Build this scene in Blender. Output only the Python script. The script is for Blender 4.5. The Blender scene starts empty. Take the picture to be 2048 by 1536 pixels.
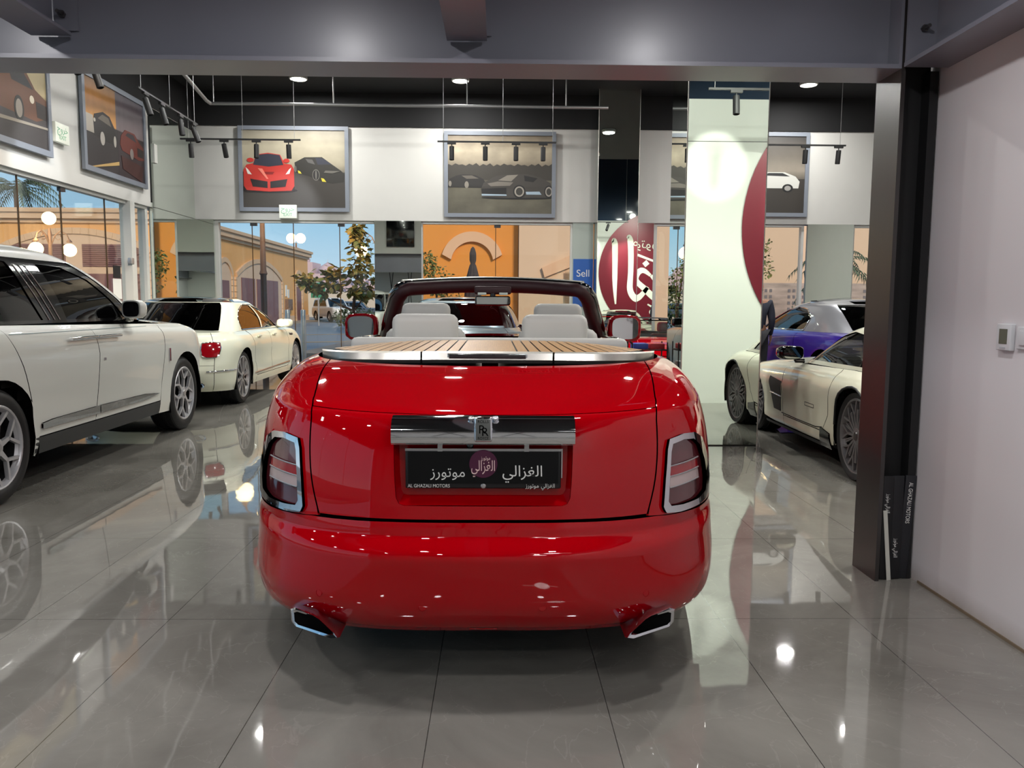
import bpy, bmesh, math, random
import numpy as np
from mathutils import Vector, Matrix
from mathutils.geometry import delaunay_2d_cdt
random.seed(7)
PI = math.pi
scn = bpy.context.scene
COL = scn.collection

def lin(c):
    return tuple((v/255/12.92 if v/255 <= .04045 else ((v/255+.055)/1.055)**2.4) for v in c)

# ------------------------------------------------------------------ camera, world, exposure
cd = bpy.data.cameras.new('camera'); cam = bpy.data.objects.new('camera', cd); COL.objects.link(cam)
cd.sensor_width = 36; cd.lens = 1581.7/2048*36; cd.clip_end = 600; cd.clip_start = .05
_p, _y, _r = .09925, .01907, .00641
F = Vector((math.sin(_y)*math.cos(_p), math.cos(_y)*math.cos(_p), -math.sin(_p)))
Rg = Vector((math.cos(_y), -math.sin(_y), 0)); U = Rg.cross(F)
R2 = math.cos(_r)*Rg+math.sin(_r)*U; U2 = -math.sin(_r)*Rg+math.cos(_r)*U
M = Matrix((R2, U2, -F)).transposed().to_4x4(); M.translation = (0, 0, 1.368)
cam.matrix_world = M
scn.camera = cam
vs = scn.view_settings; vs.view_transform = 'Standard'; vs.look = 'None'; vs.gamma = 1; vs.exposure = 0.08
vs.use_curve_mapping = False
cy = scn.cycles
cy.max_bounces = 9; cy.diffuse_bounces = 3; cy.glossy_bounces = 6; cy.transmission_bounces = 6; cy.transparent_max_bounces = 16
cy.caustics_reflective = False; cy.caustics_refractive = False; cy.sample_clamp_indirect = 6; cy.blur_glossy = .5
w = bpy.data.worlds.new('dusk_sky'); scn.world = w; w.use_nodes = True
nt = w.node_tree; nt.nodes.clear()
o = nt.nodes.new('ShaderNodeOutputWorld'); bg = nt.nodes.new('ShaderNodeBackground'); bg.inputs[1].default_value = 1.15
cr = nt.nodes.new('ShaderNodeValToRGB'); tc = nt.nodes.new('ShaderNodeTexCoord'); sx = nt.nodes.new('ShaderNodeSeparateXYZ')
nt.links.new(tc.outputs['Generated'], sx.inputs[0]); nt.links.new(sx.outputs['Z'], cr.inputs[0])
nt.links.new(cr.outputs[0], bg.inputs[0]); nt.links.new(bg.outputs[0], o.inputs[0])
e = cr.color_ramp.elements
e[0].position = 0.0; e[0].color = (*lin((205, 222, 236)), 1)
e[1].position = .45; e[1].color = (*lin((110, 160, 205)), 1)
m_ = e.new(.09); m_.color = (*lin((160, 200, 228)), 1)

def light(name, kind, loc, power, col=(1, 1, 1), size=.2, target=None, spot=60, blend=.5):
    l = bpy.data.lights.new(name, kind); l.energy = power; l.color = col
    ob = bpy.data.objects.new(name, l); COL.objects.link(ob); ob.location = loc
    if kind == 'AREA': l.shape = 'DISK'; l.size = size
    elif kind == 'SPOT': l.shadow_soft_size = size; l.spot_size = math.radians(spot); l.spot_blend = blend
    else: l.shadow_soft_size = size
    if target is not None:
        ob.rotation_euler = (Vector(target)-Vector(loc)).to_track_quat('-Z', 'Y').to_euler()
    return ob
WARMW = (1, .96, .88)
DOWN = [(-3.63, 14.9), (-.69, 14.9), (5.7, 14.9)]+[(x, y) for y in (12.0, 9.1) for x in (-3.63, -.69, 2.6, 5.7)]
MEZZ = [(x, y) for y in (2.5, .5, -1.6) for x in (-2.9, -.95, .95)] + [(-4.9, 2.5), (-4.9, .5)]
for i, (x, y) in enumerate(DOWN):
    light('ceiling_lamp_light', 'AREA', (x, y, 5.41), 78, (1, .99, .95), .26)
for x, y in ((1.2, -2.6), (1.2, -.6)):
    light('linear_lamp_light', 'AREA', (x, y, 2.93), 16, (1, .99, .98), .5)
for i, (x, y) in enumerate(MEZZ):
    light('mezzanine_lamp_light', 'AREA', (x, y, 3.02), 19 if y > 2 else 13, (1, .98, 1), .16)

sun = light('facade_fill_sun', 'SUN', (0, 0, 30), 3.0, (1, .80, .60)); sun.data.angle = math.radians(12); sun.rotation_euler = Vector((-.42, .80, -.46)).to_track_quat('-Z', 'Y').to_euler()  # added warm fill that brightens the street facades at dusk

# ------------------------------------------------------------------ materials
MATS = {}
def mat(name, col, rough=.5, metal=0, coat=0, emis=0, ior=1.5, spec=None, sheen=0, noise=None, bump=None, coat_rough=.02):
    if name in MATS: return MATS[name]
    m = bpy.data.materials.new(name); m.use_nodes = True; n = m.node_tree; b = n.nodes['Principled BSDF']
    c = lin(col)
    b.inputs['Base Color'].default_value = (*c, 1); b.inputs['Roughness'].default_value = rough
    b.inputs['Metallic'].default_value = metal; b.inputs['IOR'].default_value = ior
    b.inputs['Coat Weight'].default_value = coat; b.inputs['Coat Roughness'].default_value = coat_rough
    if emis:
        b.inputs['Emission Color'].default_value = (*c, 1); b.inputs['Emission Strength'].default_value = emis
    if spec is not None: b.inputs['Specular IOR Level'].default_value = spec
    if noise:   # (scale, amount, stretch)
        t = n.nodes.new('ShaderNodeTexCoord'); mp = n.nodes.new('ShaderNodeMapping'); nz = n.nodes.new('ShaderNodeTexNoise')
        mp.inputs['Scale'].default_value = noise[2] if len(noise) > 2 else (1, 1, 1)
        nz.inputs['Scale'].default_value = noise[0]; nz.inputs['Detail'].default_value = 5
        mx = n.nodes.new('ShaderNodeMix'); mx.data_type = 'RGBA'
        a = noise[1]
        mx.inputs[6].default_value = (*[max(0, v*(1-a)) for v in c], 1); mx.inputs[7].default_value = (*[min(1, v*(1+a)) for v in c], 1)
        n.links.new(t.outputs['Object'], mp.inputs[0]); n.links.new(mp.outputs[0], nz.inputs[0])
        n.links.new(nz.outputs[0], mx.inputs[0]); n.links.new(mx.outputs[2], b.inputs['Base Color'])
    if bump:    # (scale, strength, distance)
        t = n.nodes.new('ShaderNodeTexCoord'); nz = n.nodes.new('ShaderNodeTexNoise'); bp = n.nodes.new('ShaderNodeBump')
        nz.inputs['Scale'].default_value = bump[0]; bp.inputs['Strength'].default_value = bump[1]; bp.inputs['Distance'].default_value = bump[2]
        n.links.new(t.outputs['Object'], nz.inputs[0]); n.links.new(nz.outputs[0], bp.inputs['Height']); n.links.new(bp.outputs[0], b.inputs['Normal'])
    MATS[name] = m
    return m

def glassmat(name, tint, refl=.04, boost=1.0):
    """thin pane: tinted see-through mixed with a mirror reflection by Fresnel"""
    if name in MATS: return MATS[name]
    m = bpy.data.materials.new(name); m.use_nodes = True; n = m.node_tree; n.nodes.clear()
    out = n.nodes.new('ShaderNodeOutputMaterial'); mix = n.nodes.new('ShaderNodeMixShader')
    tr = n.nodes.new('ShaderNodeBsdfTransparent'); gl = n.nodes.new('ShaderNodeBsdfAnisotropic'); gl.inputs['Roughness'].default_value = 0
    tr.inputs[0].default_value = (*tint, 1)
    lw = n.nodes.new('ShaderNodeLayerWeight'); lw.inputs[0].default_value = .5
    pw = n.nodes.new('ShaderNodeMath'); pw.operation = 'POWER'; pw.inputs[1].default_value = 3.5
    ma = n.nodes.new('ShaderNodeMath'); ma.operation = 'MULTIPLY_ADD'; ma.inputs[1].default_value = boost; ma.inputs[2].default_value = refl; ma.use_clamp = True
    n.links.new(lw.outputs['Facing'], pw.inputs[0]); n.links.new(pw.outputs[0], ma.inputs[0]); n.links.new(ma.outputs[0], mix.inputs[0])
    n.links.new(tr.outputs[0], mix.inputs[1]); n.links.new(gl.outputs[0], mix.inputs[2]); n.links.new(mix.outputs[0], out.inputs[0])
    MATS[name] = m
    return m

M_red = mat('paint_red', (166, 0, 10), .6, coat=1, ior=1.45, spec=0)
M_redrim = mat('paint_red_dark', (140, 0, 12), .5, coat=1, spec=0)
M_white = mat('paint_white', (226, 228, 220), .35, coat=1)
M_cream = mat('paint_cream', (232, 234, 212), .35, coat=1)
M_sls = mat('paint_ivory', (238, 236, 210), .35, coat=1)
M_silver = mat('paint_silver', (165, 166, 172), .28, metal=.65, coat=1)
M_steelblue = mat('paint_blue_grey', (128, 142, 152), .3, metal=.5, coat=1)
M_purple = mat('paint_purple', (48, 22, 140), .3, metal=.3, coat=1)
M_chrome = mat('chrome', (225, 226, 230), .04, metal=1)
M_brushed = mat('brushed_steel', (214, 210, 202), .36, metal=1, noise=(6, .1, (1, 60, 60)))
M_alloy = mat('alloy', (182, 181, 182), .28, metal=.6)
M_gunmetal = mat('gunmetal', (92, 90, 90), .3, metal=.8)
M_black = mat('black_gloss', (6, 6, 8), .12, coat=1)
M_blackm = mat('black_matte', (14, 14, 16), .6)
M_void = mat('gap_black', (5, 4, 4), .8, spec=.1)
M_rubber = mat('rubber', (14, 14, 15), .55)
M_plastic = mat('dark_plastic', (52, 54, 54), .55)
M_leather = mat('leather_light', (196, 194, 188), .55, bump=(300, .1, .001))
M_maroon = mat('leather_maroon', (52, 14, 20), .5)
M_lens = mat('lens_red', (150, 8, 20), .08, coat=1)
M_lensd = mat('lens_dark_red', (88, 30, 36), .12, coat=1)
M_lensw = mat('lens_clear', (190, 170, 168), .12, coat=1)
M_mirror = mat('mirror', (232, 240, 232), .0, metal=1)
M_carmirror = mat('mirror_car', (225, 228, 225), .02, metal=1)
M_glass = glassmat('pane_glass', (.93, .95, .94), .035, .75)
M_tint = glassmat('tinted_glass', (.02, .024, .03), .05, 1.0)
M_tint2 = glassmat('tinted_glass_light', (.20, .21, .21), .05, 1.0)
M_screen = glassmat('windscreen_glass', (.88, .92, .9), .02, .5)
M_letter = mat('lettering_white', (232, 232, 228), .5)
M_burg = mat('burgundy', (104, 14, 34), .4)

# ------------------------------------------------------------------ mesh helpers
def tag(o, label=None, cat=None, group=None, kind=None):
    if label: o['label'] = label
    if cat: o['category'] = cat
    if group: o['group'] = group
    if kind: o['kind'] = kind
    return o
def empty(name, loc=(0, 0, 0), rz=0, label=None, cat=None, group=None):
    o = bpy.data.objects.new(name, None); COL.objects.link(o); o.location = loc; o.rotation_euler = (0, 0, rz); o.empty_display_size = .1
    return tag(o, label, cat, group)
def mk(name, vs_, fs, m, parent=None, smooth=None, normals=None):
    me = bpy.data.meshes.new(name); me.from_pydata([tuple(v) for v in vs_], [], fs); 
    for x in (m if isinstance(m, (list, tuple)) else [m]): me.materials.append(x)
    me.update()
    if smooth is not None and len(me.polygons):
        me.polygons.foreach_set('use_smooth', [True]*len(me.polygons))
        if smooth < 179: me.set_sharp_from_angle(angle=math.radians(smooth))
    if normals is not None:
        me.polygons.foreach_set('use_smooth', [True]*len(me.polygons))
        me.normals_split_custom_set_from_vertices([tuple(n) for n in normals])
    o = bpy.data.objects.new(name, me); COL.objects.link(o)
    if parent is not None: o.parent = parent
    return o
class MB:
    def __init__(s): s.v = []; s.f = []
    def add(s, vs_, fs, mx=None):
        k = len(s.v)
        s.v += [tuple(mx @ Vector(v)) if mx is not None else tuple(v) for v in vs_]
        s.f += [tuple(i+k for i in f) for f in fs]; return s
    def box(s, lo, hi, mx=None, bev=0):
        x0, y0, z0 = lo; x1, y1, z1 = hi
        if bev <= 0:
            return s.add([(x0,y0,z0),(x1,y0,z0),(x1,y1,z0),(x0,y1,z0),(x0,y0,z1),(x1,y0,z1),(x1,y1,z1),(x0,y1,z1)],
                  [(0,3,2,1),(4,5,6,7),(0,1,5,4),(1,2,6,5),(2,3,7,6),(3,0,4,7)], mx)
        bm = bmesh.new(); bmesh.ops.create_cube(bm, size=1)
        for v in bm.verts: v.co = Vector(((x0+x1)/2+v.co.x*(x1-x0), (y0+y1)/2+v.co.y*(y1-y0), (z0+z1)/2+v.co.z*(z1-z0)))
        bmesh.ops.bevel(bm, geom=bm.edges[:], offset=bev, segments=3, affect='EDGES', profile=.5, clamp_overlap=True)
        bm.verts.index_update()
        s.add([v.co for v in bm.verts], [[v.index for v in f.verts] for f in bm.faces], mx); bm.free(); return s
    def lathe(s, prof, n=32, mx=None, a0=0, a1=2*PI):
        """profile (r, h) turned about the local z axis"""
        closed = abs(a1-a0-2*PI) < 1e-6; k = n if closed else n+1
        vs_ = [(r*math.cos(a0+(a1-a0)*i/n), r*math.sin(a0+(a1-a0)*i/n), h) for i in range(k) for r, h in prof]
        P = len(prof); fs = []
        for i in range(n):
            j = (i+1) % k
            for q in range(P-1): fs.append((i*P+q, j*P+q, j*P+q+1, i*P+q+1))
        return s.add(vs_, fs, mx)
    def cyl(s, p0, p1, r, n=16, r1=None, cap=True):
        p0 = Vector(p0); p1 = Vector(p1); L = (p1-p0).length
        mx = Matrix.Translation(p0) @ (p1-p0).to_track_quat('Z', 'Y').to_matrix().to_4x4()
        r1 = r if r1 is None else r1
        pr = [(r, 0), (r1, L)]
        if cap: pr = [(0.0001, 0)]+pr+[(0.0001, L)]
        return s.lathe(pr, n, mx)
    def sphere(s, c, r, n=16, sc=(1, 1, 1)):
        pr = [(max(1e-4, r*math.sin(PI*i/(n//2))), -r*math.cos(PI*i/(n//2))) for i in range(n//2+1)]
        return s.lathe(pr, n, Matrix.Translation(c) @ Matrix.Diagonal((*sc, 1)))
    def tube(s, pts, r, n=8, closed=False):
        pts = [Vector(p) for p in pts]; N = len(pts); rings = []; up = None
        for i, p in enumerate(pts):
            a = pts[i-1] if (i or closed) else p; b = pts[(i+1) % N] if (i < N-1 or closed) else p
            t = (b-a).normalized()
            if up is None: up = t.orthogonal().normalized()
            up = (up-t*up.dot(t)); up = up.normalized() if up.length > 1e-6 else t.orthogonal().normalized()
            sd = t.cross(up); rr = r[i] if isinstance(r, (list, tuple)) else r
            rings.append([p+up*rr*math.cos(2*PI*k/n)+sd*rr*math.sin(2*PI*k/n) for k in range(n)])
        vs_ = [v for q in rings for v in q]; fs = []
        for i in range(N if closed else N-1):
            j = (i+1) % N
            for k in range(n): fs.append((i*n+k, i*n+(k+1) % n, j*n+(k+1) % n, j*n+k))
        if not closed: fs += [tuple(range(n))[::-1], tuple((N-1)*n+k for k in range(n))]
        return s.add(vs_, fs)
    def prism(s, poly, h0, h1, mx=None):
        """2D polygon (x, y) extruded along local z"""
        n = len(poly)
        from mathutils.geometry import tessellate_polygon
        tr = tessellate_polygon([[Vector((x, y, 0)) for x, y in poly]])
        a = sum(poly[i][0]*poly[(i+1) % n][1]-poly[(i+1) % n][0]*poly[i][1] for i in range(n))
        if a < 0: poly = poly[::-1]; tr = [tuple(n-1-i for i in t) for t in tr]
        fix = []
        for t in tr:
            (ax, ay), (bx, by), (cx, cy_) = [poly[i] for i in t]
            fix.append(t if (bx-ax)*(cy_-ay)-(cx-ax)*(by-ay) > 0 else t[::-1])
        vs_ = [(x, y, h0) for x, y in poly]+[(x, y, h1) for x, y in poly]
        fs = [tuple(i+n for i in t) for t in fix]+[t[::-1] for t in fix]+[(i, (i+1) % n, n+(i+1) % n, n+i) for i in range(n)]
        return s.add(vs_, fs, mx)
    def build(s, name, m, parent=None, smooth=None): return mk(name, s.v, s.f, m, parent, smooth)

def box(name, lo, hi, m, parent=None, bev=0, smooth=None):
    return MB().box(lo, hi, None, bev).build(name, m, parent, 40 if bev and smooth is None else smooth)
def struct(o, label=None): o['kind'] = 'structure'; return tag(o, label)
def copy_tree(o, parent=None):
    c = o.copy(); COL.objects.link(c)
    if parent is not None: c.parent = parent
    for ch in list(o.children): copy_tree(ch, c)
    return c

def text(name, body, size, m, parent=None, mx=None, align='CENTER', extr=.0005, sx_=1.0):
    c = bpy.data.curves.new(name, 'FONT'); c.body = body; c.size = size; c.align_x = align; c.align_y = 'CENTER'; c.extrude = extr
    o = bpy.data.objects.new(name, c); COL.objects.link(o)
    dg = bpy.context.evaluated_depsgraph_get(); me = bpy.data.meshes.new_from_object(o.evaluated_get(dg))
    COL.objects.unlink(o); bpy.data.objects.remove(o)
    me.name = name; me.materials.clear(); me.materials.append(m)
    T = (mx or Matrix.Identity(4)) @ Matrix.Diagonal((sx_, 1, 1, 1)); me.transform(T)
    ob = bpy.data.objects.new(name, me); COL.objects.link(ob)
    if parent is not None: ob.parent = parent
    return ob
AR_GHAZALI = '\ufe8d\ufedf\ufed0\ufeb0\ufe8d\ufedf\ufef2'[::-1]
AR_MOTORS = '\ufee3\ufeee\ufe97\ufeee\ufead\ufeaf'[::-1]
AR_EXIT = '\ufea7\ufeae\ufeed\ufe9d'[::-1]
def plane_mx(origin, right, up):
    r = Vector(right).normalized(); u = Vector(up).normalized(); n = r.cross(u)
    m_ = Matrix((r, u, n)).transposed().to_4x4(); m_.translation = origin; return m_

# ------------------------------------------------------------------ wrapped body surfaces (cars)
def pchip(X, Y, x):
    X = np.asarray(X, float); Y = np.asarray(Y, float); x = np.clip(x, X[0], X[-1])
    h = np.diff(X); d = np.diff(Y)/h; m_ = np.zeros(len(X))
    if len(X) > 2:
        for k in range(1, len(X)-1):
            if d[k-1]*d[k] > 0:
                w1 = 2*h[k]+h[k-1]; w2 = h[k]+2*h[k-1]; m_[k] = (w1+w2)/(w1/d[k-1]+w2/d[k])
    m_[0] = d[0]; m_[-1] = d[-1]
    i = np.clip(np.searchsorted(X, x, side='right')-1, 0, len(X)-2); t = (x-X[i])/h[i]
    return (Y[i]*(1+2*t)*(1-t)**2+m_[i]*h[i]*t*(1-t)**2+Y[i+1]*t*t*(3-2*t)+m_[i+1]*h[i]*t*t*(t-1))
def cspline(X, Y, x):
    """natural cubic through the points"""
    X = np.asarray(X, float); Y = np.asarray(Y, float); n = len(X); h = np.diff(X)
    A = np.zeros((n, n)); r = np.zeros(n); A[0, 0] = A[-1, -1] = 1
    for k in range(1, n-1):
        A[k, k-1] = h[k-1]; A[k, k] = 2*(h[k-1]+h[k]); A[k, k+1] = h[k]; r[k] = 6*((Y[k+1]-Y[k])/h[k]-(Y[k]-Y[k-1])/h[k-1])
    m_ = np.linalg.solve(A, r); x = np.clip(x, X[0], X[-1]); i = np.clip(np.searchsorted(X, x, side='right')-1, 0, n-2)
    a = X[i+1]-x; b = x-X[i]
    return m_[i]*a**3/(6*h[i])+m_[i+1]*b**3/(6*h[i])+(Y[i]/h[i]-m_[i]*h[i]/6)*a+(Y[i+1]/h[i]-m_[i+1]*h[i]/6)*b
class Wrap:
    """half car skin: u 0..1 rear centre to side, 1..2 along the side, 2..3 round the front; v climbs the rows.
    row = (z_rear, z_side_back, z_side_front, z_front, x_rear, x_front, half_width, corner_len_rear, corner_len_front, n_rear, n_front)"""
    def __init__(s, rows, side=None, dy=None):
        s.rows = np.array(rows, float); s.n = len(rows); s.side = side; s.V = np.arange(s.n, dtype=float); s.dy = dy
    def S(s, u, v):
        u = np.clip(np.asarray(u, float), 0, 3); v = np.clip(np.asarray(v, float), 0, s.n-1)
        zr, z1, z2, zf, xr, xf, w_, Lr, Lf, nr, nf = [pchip(s.V, s.rows[:, k], v) for k in range(11)]
        def corner(t, n):
            ph = t*PI/2; c = np.abs(np.cos(ph))+1e-9; q = np.abs(np.sin(ph))+1e-9; d = (c**n+q**n)**(-1/n); return c*d, q*d
        cr_, sr = corner(np.clip(u, 0, 1), nr); cf, sf = corner(np.clip(3-u, 0, 1), nf); t = np.clip(u-1, 0, 1)
        xs = xr+Lr+(xf-Lf-xr-Lr)*t
        x = np.where(u < 1, xr+Lr-Lr*cr_, np.where(u > 2, xf-Lf+Lf*cf, xs))
        y = w_*np.where(u < 1, sr, np.where(u > 2, sf, 1.0))
        a = np.clip(u, 0, 1); a = a*a*(3-2*a); b = np.clip(u-2, 0, 1); b = b*b*(3-2*b)
        zside = z1+(z2-z1)*t
        z = np.where(u < 1, zr+(z1-zr)*a, np.where(u > 2, z2+(zf-z2)*b, zside))
        if s.side is not None: y, z = s.side(x, y, z, u, v)
        return np.stack([x, -y, z], -1)
    def inv(s, kind, a, b, guess=None):
        """('r', y, z) on the tail, ('s', x, z) on the side, ('f', y, z) on the nose -> (u, v)"""
        if kind == 'uv': return (a, b)
        U_, V_ = np.meshgrid({'r': np.linspace(0, 1.15, 40), 's': np.linspace(.45, 2.6, 60), 'f': np.linspace(2, 3, 40)}[kind], np.linspace(0, s.n-1, 6*s.n))
        P = s.S(U_, V_); A = -P[..., 1] if kind in 'rf' else P[..., 0]
        k = np.argmin((A-a)**2+(P[..., 2]-b)**2); u, v = U_.flat[k], V_.flat[k]
        for _ in range(12):
            def f(u, v):
                q = s.S(u, v); return np.array([(-q[1] if kind in 'rf' else q[0])-a, q[2]-b])
            r = f(u, v); e_ = 1e-4; J = np.stack([(f(u+e_, v)-r)/e_, (f(u, v+e_)-r)/e_], 1)
            try: d = np.linalg.solve(J, -r)
            except Exception: break
            d = np.clip(d, [-.05, -.3], [.05, .3]); u = float(np.clip(u+d[0], 0, 3)); v = float(np.clip(v+d[1], 0, s.n-1))
        return (u, v)
def inpoly(P, poly):
    x, y = P[:, 0], P[:, 1]; r = np.zeros(len(P), bool); n = len(poly)
    for i in range(n):
        x0, y0 = poly[i]; x1, y1 = poly[(i+1) % n]
        if y0 == y1: continue
        c = ((y0 > y) != (y1 > y)) & (x < (x1-x0)*(y-y0)/(y1-y0)+x0); r ^= c
    return r
def dens(poly, sx_, sy_, closed=True):
    out = []
    n = len(poly)
    for i in range(n if closed else n-1):
        a = poly[i]; b = poly[(i+1) % n]; k = max(1, int(math.ceil(max(abs(a[0]-b[0])/sx_, abs(a[1]-b[1])/sy_))))
        out += [(a[0]+(b[0]-a[0])*j/k, a[1]+(b[1]-a[1])*j/k) for j in range(k)]
    return out
def panel(name, poly, S, su, sv, m, parent, mirror=0, holes=(), lip=.012, off=0.0, out=1, densify=True, lipmat=None):
    """skin patch: polygon in (u, v) filled with a smooth mesh on surface S, with turned-in edges.
    mirror: 0 this side, 1 the other side (y -> -y), 2 both in one mesh"""
    loops = [dens(poly, su, sv) if densify else list(poly)]+[dens(h, su, sv) if densify else list(h) for h in holes]
    pts = []; edges = []
    for lp in loops:
        k = len(pts); pts += lp; edges += [(k+i, k+(i+1) % len(lp)) for i in range(len(lp))]
    P = np.array(loops[0]); lo = P.min(0); hi = P.max(0)
    gx = np.arange(lo[0]+su/2, hi[0], su); gy = np.arange(lo[1]+sv/2, hi[1], sv)
    if len(gx) and len(gy):
        G = np.stack(np.meshgrid(gx, gy), -1).reshape(-1, 2)
        k = inpoly(G, loops[0])
        for h in loops[1:]: k &= ~inpoly(G, h)
        G = G[k]
        if len(G):
            B = np.array(pts); d = np.min(((G[:, None, 0]-B[None, :, 0])/su)**2+((G[:, None, 1]-B[None, :, 1])/sv)**2, 1)
            G = G[d > .2]; pts = pts+[tuple(g) for g in G]
    sc = su/sv
    r = delaunay_2d_cdt([Vector((a, b*sc)) for a, b in pts], edges, [], 0, 1e-7)
    V2 = np.array([(v[0], v[1]/sc) for v in r[0]]); T = np.array([f for f in r[2] if len(f) == 3])
    c = V2[T].mean(1); k = inpoly(c, loops[0])
    for h in loops[1:]: k &= ~inpoly(c, h)
    T = T[k]
    def ev(q):
        P = S(q[:, 0], q[:, 1]); e_ = 1e-3
        a = S(q[:, 0]+e_, q[:, 1])-S(q[:, 0]-e_, q[:, 1]); b = S(q[:, 0], q[:, 1]+e_)-S(q[:, 0], q[:, 1]-e_)
        N = np.cross(a, b); L = np.linalg.norm(N, axis=1, keepdims=True); N = N/np.where(L < 1e-12, 1, L)*out
        return P+N*off, N
    V3, N3 = ev(V2)
    a = np.cross(V3[T[:, 1]]-V3[T[:, 0]], V3[T[:, 2]]-V3[T[:, 0]]); fl = (a*N3[T[:, 0]]).sum(1) < 0
    T[fl] = T[fl][:, ::-1]
    vs_, ns, fs = list(V3), list(N3), [tuple(t) for t in T]
    if lip:
        for lp in loops:
            q = np.array(lp); P_, N_ = ev(q); k = len(vs_); n = len(q)
            vs_ += list(P_)+list(P_-N_*lip)
            tn = np.roll(P_, -1, 0)-np.roll(P_, 1, 0); s_ = np.cross(tn, N_); s_ /= np.maximum(1e-9, np.linalg.norm(s_, axis=1, keepdims=True))
            area = sum(lp[i][0]*lp[(i+1) % n][1]-lp[(i+1) % n][0]*lp[i][1] for i in range(n))
            ns += list(s_)*2
            for i in range(n):
                j = (i+1) % n; fs.append((k+i, k+j, k+n+j, k+n+i))
    vs_ = np.array(vs_); ns = np.array(ns)
    if mirror:
        mv = vs_*[1, -1, 1]; mn = ns*[1, -1, 1]; mf = [f[::-1] for f in fs]
        if mirror == 1: vs_, ns, fs = mv, mn, mf
        else:
            k = len(vs_); vs_ = np.concatenate([vs_, mv]); ns = np.concatenate([ns, mn]); fs = fs+[tuple(i+k for i in f) for f in mf]
    return mk(name, vs_, fs, m, parent, normals=ns)
def gridsurf(name, S, us, vs_, m, parent, mirror=0, out=1, keep=None):
    U_, V_ = np.meshgrid(us, vs_); q = np.stack([U_.ravel(), V_.ravel()], 1); e_ = 1e-3
    P = S(q[:, 0], q[:, 1]); a = S(q[:, 0]+e_, q[:, 1])-S(q[:, 0]-e_, q[:, 1]); b = S(q[:, 0], q[:, 1]+e_)-S(q[:, 0], q[:, 1]-e_)
    N = np.cross(a, b); L = np.linalg.norm(N, axis=1, keepdims=True); N = N/np.where(L < 1e-12, 1, L)*out
    n, k = len(us), len(vs_); fs = []
    for j in range(k-1):
        for i in range(n-1):
            f = (j*n+i, j*n+i+1, (j+1)*n+i+1, (j+1)*n+i)
            if keep is None or keep(P[list(f)].mean(0)): fs.append(f if out > 0 else f[::-1])
    if mirror:
        Pm = P*[1, -1, 1]; Nm = N*[1, -1, 1]; kk = len(P)
        if mirror == 1: P, N, fs = Pm, Nm, [f[::-1] for f in fs]
        else: P = np.concatenate([P, Pm]); N = np.concatenate([N, Nm]); fs = fs+[tuple(i+kk for i in f[::-1]) for f in fs]
    return mk(name, P, fs, m, parent, normals=N)
def strip(name, pts, h, t, m, parent, S=None):
    """bar that follows a polyline: height h, thickness t"""
    b = MB(); b.tube(pts, h, 8); return b.build(name, m, parent, 60)

# ------------------------------------------------------------------ wheels and generic car pieces
def arc(cx, cz, r, a0, a1, n=14):
    return [(cx+r*math.cos(a0+(a1-a0)*i/n), cz+r*math.sin(a0+(a1-a0)*i/n)) for i in range(n+1)]
def spoke_polys(style, r0, r1):
    P = []
    def rot(pl, a): c, s = math.cos(a), math.sin(a); return [(x*c-y*s, x*s+y*c) for x, y in pl]
    def bar(ax, ay, bx, by, wa, wb):
        dx, dy = bx-ax, by-ay; L = math.hypot(dx, dy); nx, ny = -dy/L, dx/L
        return [(ax+nx*wa, ay+ny*wa), (ax-nx*wa, ay-ny*wa), (bx-nx*wb, by-ny*wb), (bx+nx*wb, by+ny*wb)]
    if style == 'petal':
        n = 6
        for k in range(n):
            a = 2*PI*k/n+.3; m_ = r0+(r1-r0)*.42; q = 2*PI/n*.33
            P.append(rot(bar(r0*.7, 0, m_, 0, .020, .012), a))
            for s in (-1, 1): P.append(rot(bar(m_-.005, 0, r1*math.cos(q*s), r1*math.sin(q*s), .010, .011), a))
    elif style == 'blade':
        n = 10
        for k in range(n):
            a = 2*PI*k/n+.1
            P.append(rot([(r0*.6, -.012), (r0*.6, .012), (r1*.6, .03), (r1*math.cos(.17), r1*math.sin(.17)), (r1*math.cos(-.06), r1*math.sin(-.06)), (r1*.6, .002)], a))
    elif style == 'mesh':
        n = 10
        for k in range(n):
            a = 2*PI*k/n; m_ = r0+(r1-r0)*.5; q = PI/n*.85
            P.append(rot(bar(r0*.7, 0, m_, 0, .010, .009), a))
            for s in (-1, 1): P.append(rot(bar(m_-.01, 0, r1*math.cos(q*s*.75), r1*math.sin(q*s*.75), .008, .009), a))
            for s in (-1, 1): P.append(rot(bar(r0*.7, s*.012, m_*1.2*math.cos(q), s*m_*1.2*math.sin(q), .005, .006), a))
    else:
        n = 5
        for k in range(n):
            a = 2*PI*k/n
            P.append(rot(bar(r0*.7, 0, r1, 0, .03, .045), a))
    return P
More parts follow.
